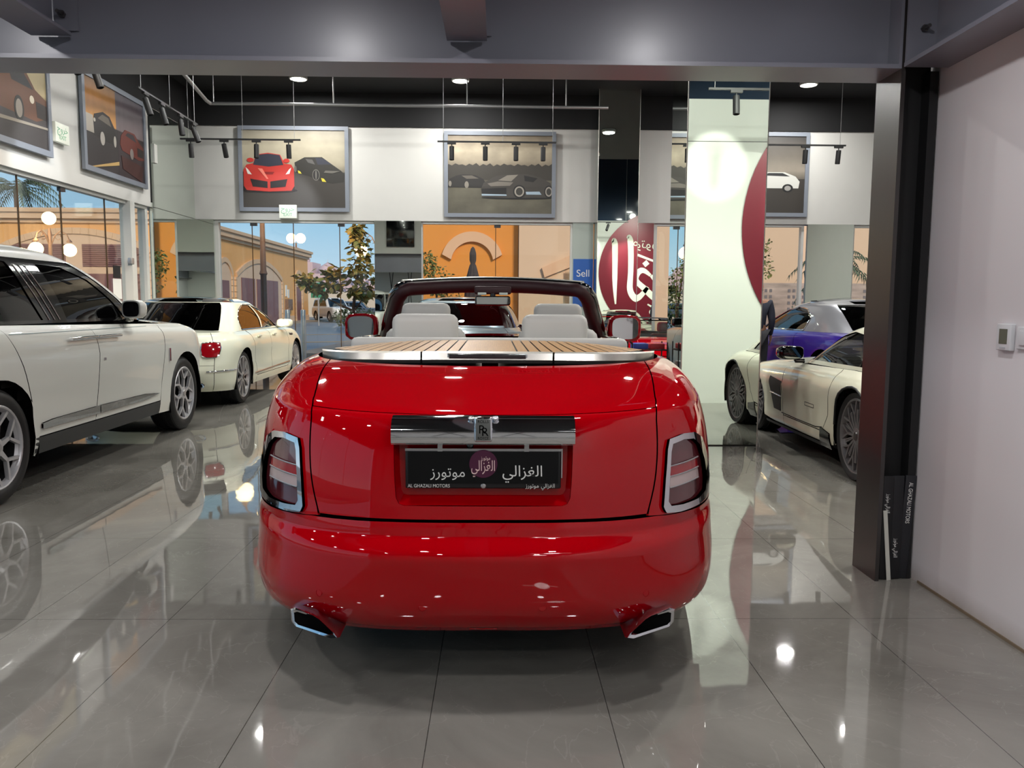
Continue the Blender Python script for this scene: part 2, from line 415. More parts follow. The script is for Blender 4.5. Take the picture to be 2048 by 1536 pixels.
def wheel(parent, c, R, W, rr, style, side, rimmat, label=None, hubmat=None, far=False):
    """c = hub centre at the outer tyre face; side -1 right, +1 left"""
    mx = Matrix(((1, 0, 0), (0, 0, -1), (0, 1, 0))).to_4x4() if side < 0 else Matrix(((-1, 0, 0), (0, 0, 1), (0, 1, 0))).to_4x4()
    mx.translation = c
    t = MB(); pr = [(rr-.005, -W+.02), (rr+.02, -W), (R-.03, -W+.005), (R-.006, -W+.03)]
    for i in range(4):
        h = -W+.05+(W-.10)*i/3
        pr += [(R, h-.012), (R, h+.012), (R-.007, h+.014), (R-.007, h+.018)] if not far else [(R, h)]
    pr += [(R-.006, -.03), (R-.03, -.006), (rr+.045, 0), (rr+.02, -.004), (rr-.005, -.018)]
    t.lathe(pr, 48 if not far else 24, mx)
    tyre = t.build('tyre', M_rubber, parent, 50)
    q = MB(); q.lathe([(rr-.02, -W+.04), (rr-.035, -W*.6), (rr-.03, -.05)], 40, mx); q.build('rim_barrel', M_blackm, tyre, 35)
    b = MB(); b.lathe([(rr-.03, -.05), (rr-.02, -.03), (rr, -.022), (rr+.004, -.012), (rr-.004, -.006), (rr-.014, -.01), (rr-.02, -.03)], 40, mx)
    for pl in spoke_polys(style, .07, rr-.012): b.prism(pl, -.045, -.018, mx)
    b.lathe([(.001, -.012), (.055, -.014), (.068, -.02), (.07, -.05)], 28, mx)
    rim = b.build('rim', rimmat, tyre, 35)
    if not far:
        d = MB(); d.lathe([(.001, -W*.55), (rr-.03, -W*.55)], 28, mx); d.lathe([(.06, -.075), (rr*.72, -.075), (rr*.72, -.10)], 32, mx); d.build('brake_disc', M_void if style != 'mesh' else M_gunmetal, tyre, 35)
        h = MB(); h.lathe([(.001, -.004), (.03, -.005), (.036, -.012)], 24, mx); h.build('hub_cap', hubmat or M_gunmetal, rim, 35)
    return tyre
def hull(parent, W_, arches, inset=.02, r=.47, vmax=None):
    S = lambda u, v: W_.S(u, v)
    us = np.linspace(0, 3, 61); vv = np.linspace(0, vmax if vmax is not None else W_.n-1, 14)
    U_, V_ = np.meshgrid(us, vv); P = W_.S(U_, V_)
    ctr = np.array([(P[..., 0].min()+P[..., 0].max())/2, 0, 0]); Q = P.copy()
    L = P[..., 0].max()-P[..., 0].min()
    Q[..., 0] = ctr[0]+(P[..., 0]-ctr[0])*(1-2*inset/L); Q[..., 1] = P[..., 1]+inset
    Q[..., 1] = np.minimum(Q[..., 1], 0)
    n = len(us); fs = []
    for j in range(len(vv)-1):
        for i in range(n-1):
            c = (Q[j, i]+Q[j+1, i+1])/2
            if any((c[0]-ax)**2+(c[2]-az)**2 < r*r for ax, az in arches) and c[1] < -.6: continue
            fs.append((j*n+i, j*n+i+1, (j+1)*n+i+1, (j+1)*n+i))
    q = Q.reshape(-1, 3); k = len(q); q2 = q*[1, -1, 1]
    bot = [i for i in range(n)]; 
    allf = fs+[tuple(i+k for i in f[::-1]) for f in fs]
    for i in range(n-1): allf.append((i, i+1, k+i+1, k+i))
    b = MB(); b.add(np.concatenate([q, q2]), allf)
    return b.build('underbody', M_void, parent)
def liner(parent, ax, az, r, w_, depth=.36):
    for s in (-1, 1):
        b = MB()
        mx = Matrix(((1, 0, 0), (0, 0, -1), (0, 1, 0))).to_4x4() if s < 0 else Matrix(((-1, 0, 0), (0, 0, 1), (0, 1, 0))).to_4x4()
        mx.translation = (ax, s*(w_-.012), az)
        b.lathe([(r, 0), (r, -depth), (.02, -depth)], 24, mx, -.35, PI+.35)
        b.build('wheel_arch_liner', M_void, parent, 40)
def cap(name, W_, crown, m, parent, us, v=None, s1=1.0, s0=0.0, drop=None, ns=9):
    """closes a ring with a crowned skin"""
    v = W_.n-1 if v is None else v
    wm = abs(W_.S(1.5, v)[1])
    def S(u, s):
        P = W_.S(u, np.full_like(u, v)); y = P[..., 1]
        z = P[..., 2]+crown*(1-(1-s)**2)*np.clip(np.abs(y)/wm, 0, 1)
        if drop is not None: z = z+drop(P[..., 0], y*(1-s))
        return np.stack([P[..., 0], y*(1-s), z], -1)
    return gridsurf(name, S, us, np.linspace(s0, s1-1e-3, ns), m, parent, mirror=2, out=1)

def side_mirror(parent, base, c, size, m, rz=0, gm=None, face=True, name='door_mirror'):
    """housing rounded box; glass faces back (-x)"""
    b = MB(); sx_, sy, sz = size
    mx = Matrix.Translation(c) @ Matrix.Rotation(rz, 4, 'Z')
    pts = []; n = 20; rings = []
    for xk, k in ((-sx_/2, .92), (-sx_/2+.012, 1), (0, 1.0), (sx_*.3, .86), (sx_*.5, .5)):
        ring = []
        for i in range(n):
            a = 2*PI*i/n; ca, sa = math.cos(a), math.sin(a); d = (abs(ca)**4+abs(sa)**4)**-.25
            ring.append((xk, sy/2*k*ca*d, sz/2*k*sa*d))
        rings.append(ring)
    vs_ = [v for r_ in rings for v in r_]; fs = [(j*n+i, j*n+(i+1) % n, (j+1)*n+(i+1) % n, (j+1)*n+i) for j in range(len(rings)-1) for i in range(n)]
    fs += [tuple(range((len(rings)-1)*n, len(rings)*n)), tuple(range(n))[::-1]]
    b.add(vs_, [f[::-1] for f in fs], mx)
    b.tube([base, ((base[0]+c[0])/2, (base[1]+c[1])/2, min(base[2], c[2]-sz*.3)), (c[0], c[1]-(0.25*sy if c[1] > 0 else -.25*sy), c[2]-sz*.35)], .022, 8)
    o = b.build(name, m, parent, 50)
    if face:
        g = MB(); ring = []
        for i in range(28):
            a = 2*PI*i/28; ca, sa = math.cos(a), math.sin(a); d = (abs(ca)**4+abs(sa)**4)**-.25
            ring.append((-sx_/2-.002, sy/2*.80*ca*d, sz/2*.80*sa*d))
        g.add(ring, [tuple(range(28))], mx); g.build('mirror_glass', gm or M_carmirror, o)
    return o
def S2(W_): return lambda u, v: W_.S(u, v)
def poly(W_, kind, pts): return [W_.inv(kind, a, b) for a, b in pts]

# ================================================================== the red open car (seen from behind)
RED = empty('convertible_car', (-.045, 2.52, 0), PI/2-.004, 'bright red open convertible with wooden rear deck, seen from behind', 'car')
RAX = (1.30, 4.62)
#        zr   z1   z2   zf    xr    xf   w    Lr   Lf  nr  nf
RW = Wrap([(.240, .222, .20, .20, .14, 5.45, .925, 1.10, .8, 3.1, 3),
           (.285, .27, .27, .27, .08, 5.50, .960, 1.18, .8, 3.05, 3),
           (.38, .38, .38, .38, .022, 5.55, .978, 1.28, .8, 2.95, 3),
           (.535, .52, .52, .52, .004, 5.58, .984, 1.36, .8, 2.8, 3),
           (.600, .58, .58, .58, .046, 5.59, .986, 1.36, .8, 2.8, 3),
           (.626, .605, .60, .60, .050, 5.6, .987, 1.35, .8, 2.8, 3),
           (.648, .625, .62, .62, .055, 5.6, .987, 1.34, .8, 2.8, 3),
           (.75, .74, .75, .75, .065, 5.6, .984, 1.34, .8, 2.8, 3),
           (.87, .86, .86, .85, .085, 5.58, .972, 1.33, .8, 2.8, 3),
           (.960, .958, .95, .93, .108, 5.5, .955, 1.32, .8, 2.75, 3),
           (.988, .995, .99, .96, .125, 5.46, .944, 1.28, .82, 2.72, 3),
           (1.003, 1.035, 1.02, .99, .172, 5.4, .93, 1.25, .85, 2.7, 3),
           (1.035, 1.085, 1.06, 1.02, .34, 5.2, .895, 1.05, 1.0, 2.7, 3),
           (1.088, 1.122, 1.08, 1.04, .60, 5.0, .850, .80, 1.1, 2.7, 3),
           (1.126, 1.140, 1.09, 1.05, .86, 4.8, .800, .55, 1.1, 2.8, 3)])
RS = S2(RW)
def rr_(pts): return poly(RW, 'r', pts)
_lb = [(0, .668), (.30, .667), (.60, .664), (.672, .662)]
lid_half = [(0., .653), (.567, .650), (.592, .74), (.607, .85), (.610, .94), (.617, 1.0), (.640, 1.045), (.672, 1.09), (.690, 1.126)]
lampo = [(.655, .893), (.72, .902), (.78, .895), (.825, .865), (.856, .79), (.872, .71), (.866, .650), (.80, .630), (.70, .632), (.640, .640), (.626, .665), (.634, .76), (.645, .86)]
lampi = [(.668, .875), (.72, .882), (.77, .875), (.805, .845), (.832, .785), (.846, .71), (.838, .668), (.79, .654), (.71, .656), (.658, .662), (.646, .68), (.652, .77), (.660, .85)]
U_half = lambda pts: rr_(pts)
# full-width skins are built on a two-sided surface: negative u is the other side
def RS2(u, v):
    P = RW.S(np.abs(u), v); P[..., 1] = np.where(np.asarray(u) < 0, -P[..., 1], P[..., 1]); return P
def both(uv): return [(u, v) for u, v in uv]+[(-u, v) for u, v in uv[::-1] if abs(u) > 1e-6]
rec = rr_([(.265, .700), (.282, .706), (.292, .725), (.298, .80), (.302, .905)])
recpoly = rec+[(-u, v) for u, v in rec[::-1]]
_z = np.linspace(.650, 1.126, 26); lid_half = [(0., .653)]+[(float(cspline([p[1] for p in lid_half[1:]], [p[0] for p in lid_half[1:]], np.array(z))), z) for z in _z]
lidu = rr_(lid_half); lidu[0] = (0.0, lidu[0][1])
vtop = RW.n-1.0
lidpoly = lidu[1:]+[(-u, v) for u, v in lidu[1:][::-1]]
crease_v = RW.inv('r', .3, .998)[1]
_k = [i for i, p in enumerate(lidu[1:]) if p[1] <= crease_v]
_lo = lidu[1:][:len(_k)]; _hi = lidu[1:][len(_k):]; _ux = (_lo[-1][0]+_hi[0][0])/2; gv_ = .045
_lop = _lo+[(_ux, crease_v-gv_)]; _hip = [(_ux, crease_v+gv_)]+_hi
panel('tailgate', _lop+[(-u, v) for u, v in _lop[::-1]], RS2, .03, .22, M_red, RED, holes=[recpoly], lip=.014)
panel('boot_lid', _hip+[(-u, v) for u, v in _hip[::-1]], RS2, .03, .22, M_red, RED, lip=.014)
# quarter panels with the lamp opening and the wheel arch
archR = .415
for sgn, nm in ((0, 'quarter_panel'), (1, 'quarter_panel')):
    g = .006
    inner = rr_([(y+g, z) for y, z in [(.567, .642)]+lid_half[2:]])
    tail = rr_([(.66, .632), (.80, .622), (.90, .612)])+[RW.inv('s', .95, .606)]
    arch = [RW.inv('s', x, z) for x, z in arc(RAX[0], .385, archR, -.12, PI-.50, 18)][::-1]
    panel(nm, inner[::-1]+tail+arch+[RW.inv('s', 1.95, .30), RW.inv('s', 1.95, 1.05), (1.35, vtop)],
          RS, .03, .25, M_red, RED, mirror=sgn, holes=[rr_(lampo)])
# bumper, one skin from side to side
bl = rr_([(.80, .614), (.90, .604)])+[RW.inv('s', .95, .598)]
low = [RW.inv('s', x, z) for x, z in arc(RAX[0], .385, archR, PI-.52, PI+.28, 8)]
bump = rr_([(.3, .644), (.6, .636)])+bl+low+[(.97, 0.0)]
bumppoly = bump+[(-u, v) for u, v in bump[::-1]]
exh = rr_([(.60, .318), (.50, .295), (.49, .283)])
panel('rear_bumper', bumppoly, RS2, .03, .2, M_red, RED)
for y in (-.56, -.20, .20, .56):
    u, v = RW.inv('r', abs(y), .385 if abs(y) > .3 else .365); P = RS2(np.array(math.copysign(u, y)), np.array(v))
    b = MB(); mx = Matrix(((0, 0, -1), (-1, 0, 0), (0, 1, 0))).to_4x4(); 
    nrm = Vector((-1, 0, 0)) if abs(y) < .3 else Vector((-1, -math.copysign(.45, y)*-1, 0)).normalized()
    P = Vector(P); P.y = y
    q = nrm.to_track_quat('Z', 'Y').to_matrix().to_4x4(); q.translation = P+nrm*.001
    b.lathe([(.0001, .0), (.010, .0), (.0105, -.002), (.0125, -.002), (.013, -.0005)], 20, q); b.build('parking_sensor', M_red, RED, 40)
box('tow_cover', (.118, -.048, .252), (.124, .048, .298), M_red, RED, .002)
# plate recess
yy, z0, z1 = .372, .716, .914
b = MB()
fh = [(.265, .700), (.282, .706), (.292, .725), (.298, .80), (.302, .905)]; bh = [(.262, .722), (.272, .726), (.280, .74), (.284, .80), (.286, .90)]
fr = [(-y, z) for y, z in fh[::-1]]+fh; bk = [(-y, z) for y, z in bh[::-1]]+bh
fx = []
for y, z in fr:
    u, v = RW.inv('r', abs(y), z); fx.append(float(RW.S(u, v)[0])+.003)
vs_ = [(fx[i], fr[i][0], fr[i][1]) for i in range(10)]+[(.135, y, z) for y, z in bk]
b.add(vs_, [(i, (i+1) % 10, 10+(i+1) % 10, 10+i) for i in range(10)]+[tuple(range(10, 20))])
b.build('plate_recess', M_red, RED, 30)
pf = box('plate_holder', (.098, -.262, .752), (.118, .262, .885), M_blackm, RED, .006)
pl = box('number_plate', (.092, -.252, .772), (.100, .252, .878), mat('plate_black', (8, 9, 11), .4, spec=.25), pf)
PMX = lambda x, y, z: plane_mx((x, y, z), (0, -1, 0), (0, 0, 1))
text('plate_lettering', AR_MOTORS, .047, M_letter, pl, PMX(.0915, .118, .808))
text('plate_lettering', AR_GHAZALI, .052, M_letter, pl, PMX(.0915, -.132, .812))
b = MB(); b.lathe([(.0001, .0015), (.0465, .0015), (.0475, 0)], 48, PMX(.0918, .0, .838)); b.build('plate_emblem', mat('plum', (72, 12, 50), .5), pl)
text('emblem_lettering', AR_GHAZALI, .050, mat('pinkish', (236, 205, 200), .5), pl, PMX(.0898, .0, .830), sx_=.62)
text('emblem_lettering', AR_MOTORS, .018, mat('pinkish', (236, 205, 200), .5), pl, PMX(.0898, -.008, .858), sx_=.7)
text('holder_lettering', 'AL GHAZALI MOTORS', .0165, M_letter, pf, PMX(.0968, .183, .7615), sx_=.86)
text('holder_lettering', AR_GHAZALI+'', .020, M_letter, pf, PMX(.0968, -.218, .7625), sx_=.9)
text('holder_lettering', AR_MOTORS, .020, M_letter, pf, PMX(.0968, -.165, .7625), sx_=.9)
b = MB(); b.sphere((.0965, 0, .762), .009, 12, (.3, 1, 1)); b.build('holder_screw', M_alloy, pf, 60)
b = MB()
b.box((.096, -.262, .881), (.10, .262, .889)); b.box((.096, -.266, .79), (.099, -.262, .889))
for y in (-.145, .145): b.box((.093, y-.008, .880), (.10, y+.008, .905))
b.build('plate_bracket', M_alloy, RED)
b = MB(); b.sphere((.11, .045, .898), .013, 14); b.build('reversing_camera', M_black, RED, 60)
# chrome bar with the badge
n = 25; vs_ = []; prof = [(.907, .074), (.911, .067), (.93, .064), (.95, .066), (.972, .073), (.986, .086), (.994, .105), (.997, .13)]
b = MB()
for i in range(n):
    y = -.305+.61*i/(n-1)
    for z, x in prof: vs_.append((x+.000*y*y, y, z))
k = len(prof); fs = [(i*k+j, i*k+j+1, (i+1)*k+j+1, (i+1)*k+j) for i in range(n-1) for j in range(k-1)]
fs += [tuple(range(k))[::-1]+(), tuple((n-1)*k+j for j in range(k))]
b.add(vs_, fs); b.box((.074, -.305, .9065), (.17, .305, .910))
ch = b.build('boot_chrome_bar', M_chrome, RED, 30)
bd = box('badge', (.052, -.030, .918), (.075, .030, 1.002), M_chrome, ch, .008)
box('badge_face', (.0505, -.0245, .924), (.053, .0245, .996), mat('badge_silver', (120, 122, 120), .3, metal=.6), bd, .004)
text('badge_lettering', 'ROLLS', .0135, M_void, bd, PMX(.0500, 0, .987), sx_=.95)
text('badge_lettering', 'R', .040, M_void, bd, PMX(.0500, .004, .960)); text('badge_lettering', 'R', .040, M_void, bd, PMX(.0498, -.006, .952))
text('badge_lettering', 'ROYCE', .0125, M_void, bd, PMX(.0500, 0, .9315), sx_=.9)
for s in (-1, 1): b = MB(); b.sphere((.085, s*.040, .993), .012, 12, (1.2, 1, .7)); b.build('badge_bracket', M_chrome, ch, 60)
# tail lamps
for sgn in (0, 1):
    lm = panel('tail_lamp', rr_(lampi), RS, .012, .12, M_lensd, RED, mirror=sgn, off=-.004, lip=.02)
    panel('lamp_surround', rr_(lampo), RS, .012, .12, M_chrome, lm, mirror=sgn, holes=[rr_(lampi)], off=.012, lip=.03)
    panel('lamp_inner', rr_([(.662, .762), (.80, .764), (.806, .730), (.659, .725)]), RS, .012, .12, M_lensw, lm, mirror=sgn, off=.002, lip=.004)
    panel('lamp_inner', rr_([(.665, .798), (.795, .802), (.80, .768), (.662, .766)]), RS, .012, .12, M_lens, lm, mirror=sgn, off=.002, lip=.004)
    for z in (.725, .764, .800):
        a = [RW.inv('r', y, z+.002*(y-.66)/.1) for y in np.linspace(.660, .805, 8)]
        P = RS(np.array([q[0] for q in a]), np.array([q[1] for q in a])); P[:, 0] -= .004
        if sgn: P[:, 1] *= -1
        b = MB(); b.tube([tuple(q) for q in P], .0028, 6); b.build('lamp_trim', M_alloy, lm, 60)
# exhaust tips
for s in (-1, 1):
    b = MB(); o_ = [(q+.055, r) for q, r in [(.430, .243), (.440, .258), (.50, .302), (.525, .312), (.60, .314), (.622, .302), (.620, .258), (.60, .245), (.455, .235)]]
    i_ = [(q+.055, r) for q, r in [(.452, .250), (.458, .258), (.508, .294), (.530, .301), (.592, .302), (.606, .295), (.604, .264), (.59, .256), (.468, .247)]]
    def xe(y, z): return float(RS(*[np.array(q) for q in RW.inv('r', y, .30)])[0])-.045
    n = len(o_); vs_ = [(xe(y, z)+.004, s*y, z) for y, z in o_]+[(xe(y, z)-.006, s*(y+(yi-y)*.35), z+(zi-z)*.35) for (y, z), (yi, zi) in zip(o_, i_)]+[(xe(y, z)+.0, s*y, z) for y, z in i_]+[(.20, s*y, z) for y, z in i_]+[(.25, s*y, z) for y, z in o_]
    fs = []
    for a, c in ((0, 1), (1, 2), (2, 3)):
        for i in range(n): fs.append((a*n+i, a*n+(i+1) % n, c*n+(i+1) % n, c*n+i))
    for i in range(n): fs.append((0*n+i, 4*n+i, 4*n+(i+1) % n, (i+1) % n))
    b.add(vs_, fs); ex = b.build('exhaust_tip', M_chrome, RED, 35)
    MB().add([(.16, s*y, z) for y, z in i_], [tuple(range(n))]).build('exhaust_bore', M_void, ex)
# shark strip of brushed steel, third lamp and wooden deck
def ringpt(t, dx=0, wadd=0, z=0):
    """t -1..1 across: curved strip in plan"""
    y = t*.75; x = .915+dx+.30*max(0, abs(t)-.0)**4.0; return (x, y, z)
def strip_surf(prof, name, m, par, t0=-1, t1=1, n=60, th=0):
    vs_ = []; 
    for i in range(n+1):
        t = t0+(t1-t0)*i/n; s = abs(t)**6
        for dx, dz in prof: vs_.append((.90+.33*abs(t)**5+dx*(1), t*(.785+dx*.25), 1.128+dz-.012*abs(t)**3+.004))
    k = len(prof); fs = [(i*k+j, (i+1)*k+j, (i+1)*k+j+1, i*k+j+1) for i in range(n) for j in range(k-1)]
    fs += [tuple(range(k)), tuple(n*k+j for j in range(k))[::-1]]
    return MB().add(vs_, [f[::-1] for f in fs]).build(name, m, par, 30)
SP = [(-.03, -.012), (-.035, .002), (-.015, .030), (.0, .029), (.055, .034)]
g = .004/.75
for a, c in ((-1, -.365-g), (-.365+g, .365-g), (.365+g, 1)): strip_surf(SP, 'deck_trim', M_brushed, RED, a, c, 40)
tl = box('high_brake_lamp', (.868, -.165, 1.138), (.892, .165, 1.156), mat('lamp_smoke', (36, 30, 34), .15, coat=1), RED, .002)
box('lamp_bezel', (.872, -.172, 1.133), (.90, .172, 1.160), M_chrome, tl, .002)
# teak planks: curved in plan, each its own board
M_wood = mat('teak', (176, 128, 62), .42, coat=.15, noise=(5, .28, (2.2, 40, 2)))
M_wood.node_tree.nodes['Principled BSDF'].inputs['Coat Roughness'].default_value = .2
def deck_z(x, y): return 1.160+.055*(x-.95)-.020*(abs(y)/.75)**3+.004
def plank(ya, yb, ybulge):
    vs_ = []; n = 10
    for i in range(n+1):
        f = i/n; x0 = .955; L = .62
        for y in (ya, (ya+yb)/2, yb):
            yy_ = y*(1-.16*f) if abs(y) > .03 else y*(1-.1*f)
            xs = .945+.33*abs(y/.75)**5
            xe_ = 1.50-.10*(y/.75)**2
            x = xs+(xe_-xs)*f
            vs_.append((x, yy_, deck_z(x, y)))
    k = 3; fs = [(i*k+j, (i+1)*k+j, (i+1)*k+j+1, i*k+j+1) for i in range(n) for j in range(2)]
    fs2 = [f[::-1] for f in fs]
    return vs_, fs2
ys = [-.13, .13]+[.13+.052*i for i in range(1, 12)]
dk = MB(); ed = [-.735]+sorted([-y for y in ys[1:]])+ys[1:]+[.735]
ed = sorted(set(round(v, 4) for v in ed if abs(v) <= .735))
for a, c in zip(ed[:-1], ed[1:]):
    v_, f_ = plank(a+.0038, c-.0038, 0); dk.add(v_, f_)
dko = dk.build('wooden_deck', M_wood, RED, 40)
v_, f_ = plank(-.745, .745, 0)
MB().add([(x, y, z-.006) for x, y, z in sum([plank(a, c, 0)[0] for a, c in zip(ed[:-1], ed[1:])], [])], [tuple(i+33*k for i in f) for k in range(len(ed)-1) for f in plank(0.1, .2, 0)[1]]).build('deck_caulking', M_blackm, dko, 40)
# cockpit: tub, seats, headrests, screen frame
MB().box((1.46, -.80, .70), (3.7, .80, .72)).box((1.46, -.86, .70), (3.7, -.80, 1.09)).box((1.46, .80, .70), (3.7, .86, 1.09)).build('cockpit_tub', M_maroon, RED)
b = MB(); b.box((1.46, -.70, 1.10), (1.56, .70, 1.203), None, .03); b.build('rear_shelf', M_leather, RED, 50)
def headrest(parent, x, y, z, wd, h, d=.10):
    b = MB(); b.box((x, y-wd/2, z), (x+d, y+wd/2, z+h), None, min(.045, h*.3)); 
    hr = b.build('headrest', M_leather, parent, 60)
    return hr
for s in (-1, 1):
    bx = MB().box((1.56, s*.345-.30, .75), (1.80, s*.345+.30, 1.17), None, .06).build('rear_seat', M_leather, RED, 60)
    headrest(bx, 1.66, s*.345, 1.14, .35, .18, .12)
    bx = MB().box((2.55, s*.43-.26, .70), (2.75, s*.43+.26, 1.22), None, .07).build('front_seat', M_leather, RED, 60)
    headrest(bx, 2.62, s*.43, 1.215, .315, .165, .11)
# doors and front body (out of sight from behind, seen in the mirrors)
for sgn in (0, 1):
    panel('door', poly(RW, 's', [(1.96, .30), (1.96, 1.06), (3.55, 1.055), (3.55, .30)]), RS, .06, .5, M_red, RED, mirror=sgn)
    fp = [(3.56, 1.055), (3.56, .30)]+arc(RAX[1], .385, archR, PI+.2, -.2, 16)+[(5.05, .34)]
    panel('front_wing', poly(RW, 's', fp)+[(2.95, 2.0), (2.95, vtop), (1.80, vtop)], RS, .06, .5, M_red, RED, mirror=sgn)
cap('bonnet', RW, .05, M_red, RED, np.linspace(1.72, 2.97, 24))
hull(RED, RW, [(RAX[0], .385), (RAX[1], .385)], vmax=9, inset=.14)
for a in RAX: liner(RED, a, .385, archR, .975)
for a in RAX:
    for s in (-1, 1): wheel(RED, (a, s*.955, .385), .385, .26, .27, 'star', s, M_alloy)
# windscreen frame
pts = []
for t in np.linspace(-1, 1, 41):
    pts.append(t)
def ws(t, h):
    """h 0 base .. 1 header; t across"""
    wb = .89+(.675-.89)*h
    return Vector((4.03-.72*h-.20*abs(t)**3, t*wb, 1.06+(1.49-1.06)*h+.035*(1-t*t)*h))
path = [ws(-1, h) for h in np.linspace(0, .86, 8)]+[ws(-1+.02, .93), ws(-.965, .975)]+[ws(t, 1) for t in np.linspace(-.92, .92, 25)]+[ws(.965, .975), ws(.98, .93)]+[ws(1, h) for h in np.linspace(.86, 0, 8)]
b = MB(); b.tube(path, .045, 10); wf = b.build('windscreen_frame', M_black, RED, 60)
b = MB(); b.tube([p+Vector((-.014, -p.y*.035, -.016)) for p in path], .050, 10)
inn = b.build('frame_trim', M_maroon, wf, 60)
b = MB(); b.tube([ws(t, 1)+Vector((.0, 0, .028)) for t in np.linspace(-.95, .95, 25)], .022, 8); b.build('header_chrome', M_brushed, wf, 60)
gv = [ws(t, h) for h in (0.05, .5, .97) for t in np.linspace(-.97, .97, 15)]
MB().add(gv, [(i+15*j, i+1+15*j, i+16+15*j, i+15+15*j) for j in range(2) for i in range(14)]).build('windscreen', M_screen, wf, 60)
MB().box((3.08, -.13, 1.445), (3.26, .13, 1.50), None, .012).build('roof_console', M_maroon, RED, 50)
for s in (-1, 1): b = MB(); b.box((3.05, s*.075-.03, 1.438), (3.10, s*.075+.03, 1.456), None, .004); b.build('map_lamp', mat('lamp_white', (225, 235, 225), .4), RED, 50)
b = MB(); b.cyl((3.1, 0, 1.45), (3.1, 0, 1.42), .02); rm = b.build('rear_view_mirror', M_black, RED, 50)
b = MB(); b.box((3.06, -.125, 1.365), (3.10, .125, 1.432), None, .018); b.build('mirror_housing', M_black, rm, 60)
MB().add([(3.058, -.112, 1.374), (3.058, .112, 1.374), (3.058, .112, 1.424), (3.058, -.112, 1.424)], [(0, 3, 2, 1)]).build('mirror_glass', M_carmirror, rm)
b = MB(); b.box((3.35, -.80, .95), (3.85, .80, 1.135), None, .04); b.build('dashboard', M_maroon, RED, 50)
b = MB(); b.tube([(3.28+.05*math.cos(a), .40+.19*math.cos(a+PI/2), 1.02+.18*math.sin(a+PI/2)) for a in np.linspace(0, 2*PI, 28)[:-1]], .014, 8, True); b.build('steering_wheel', M_black, RED, 60)
for s in (-1, 1):
    side_mirror(RED, (3.62, s*.90, 1.06), (3.62, s*1.01, 1.195), (.11, .255, .205), M_redrim, rz=-s*.10)
    b = MB(); b.box((1.9, s*.70-.05, 1.06), (2.25, s*.70+.05, 1.19), None, .03); b.build('belt_guide', M_black, RED, 50)

# ================================================================== the building
GW = mat('wall_paint', (198, 197, 193), .75, noise=(3, .03), bump=(60, .08, .002))
GWL = mat('wall_paint_light', (216, 213, 214), .7, noise=(2, .02), bump=(40, .1, .002))
DK = mat('ceiling_black', (17, 17, 19), .8)
STEEL = mat('steel_black', (124, 125, 136), .38, coat=.35, noise=(1.1, .18), bump=(9, .12, .004), coat_rough=.25)
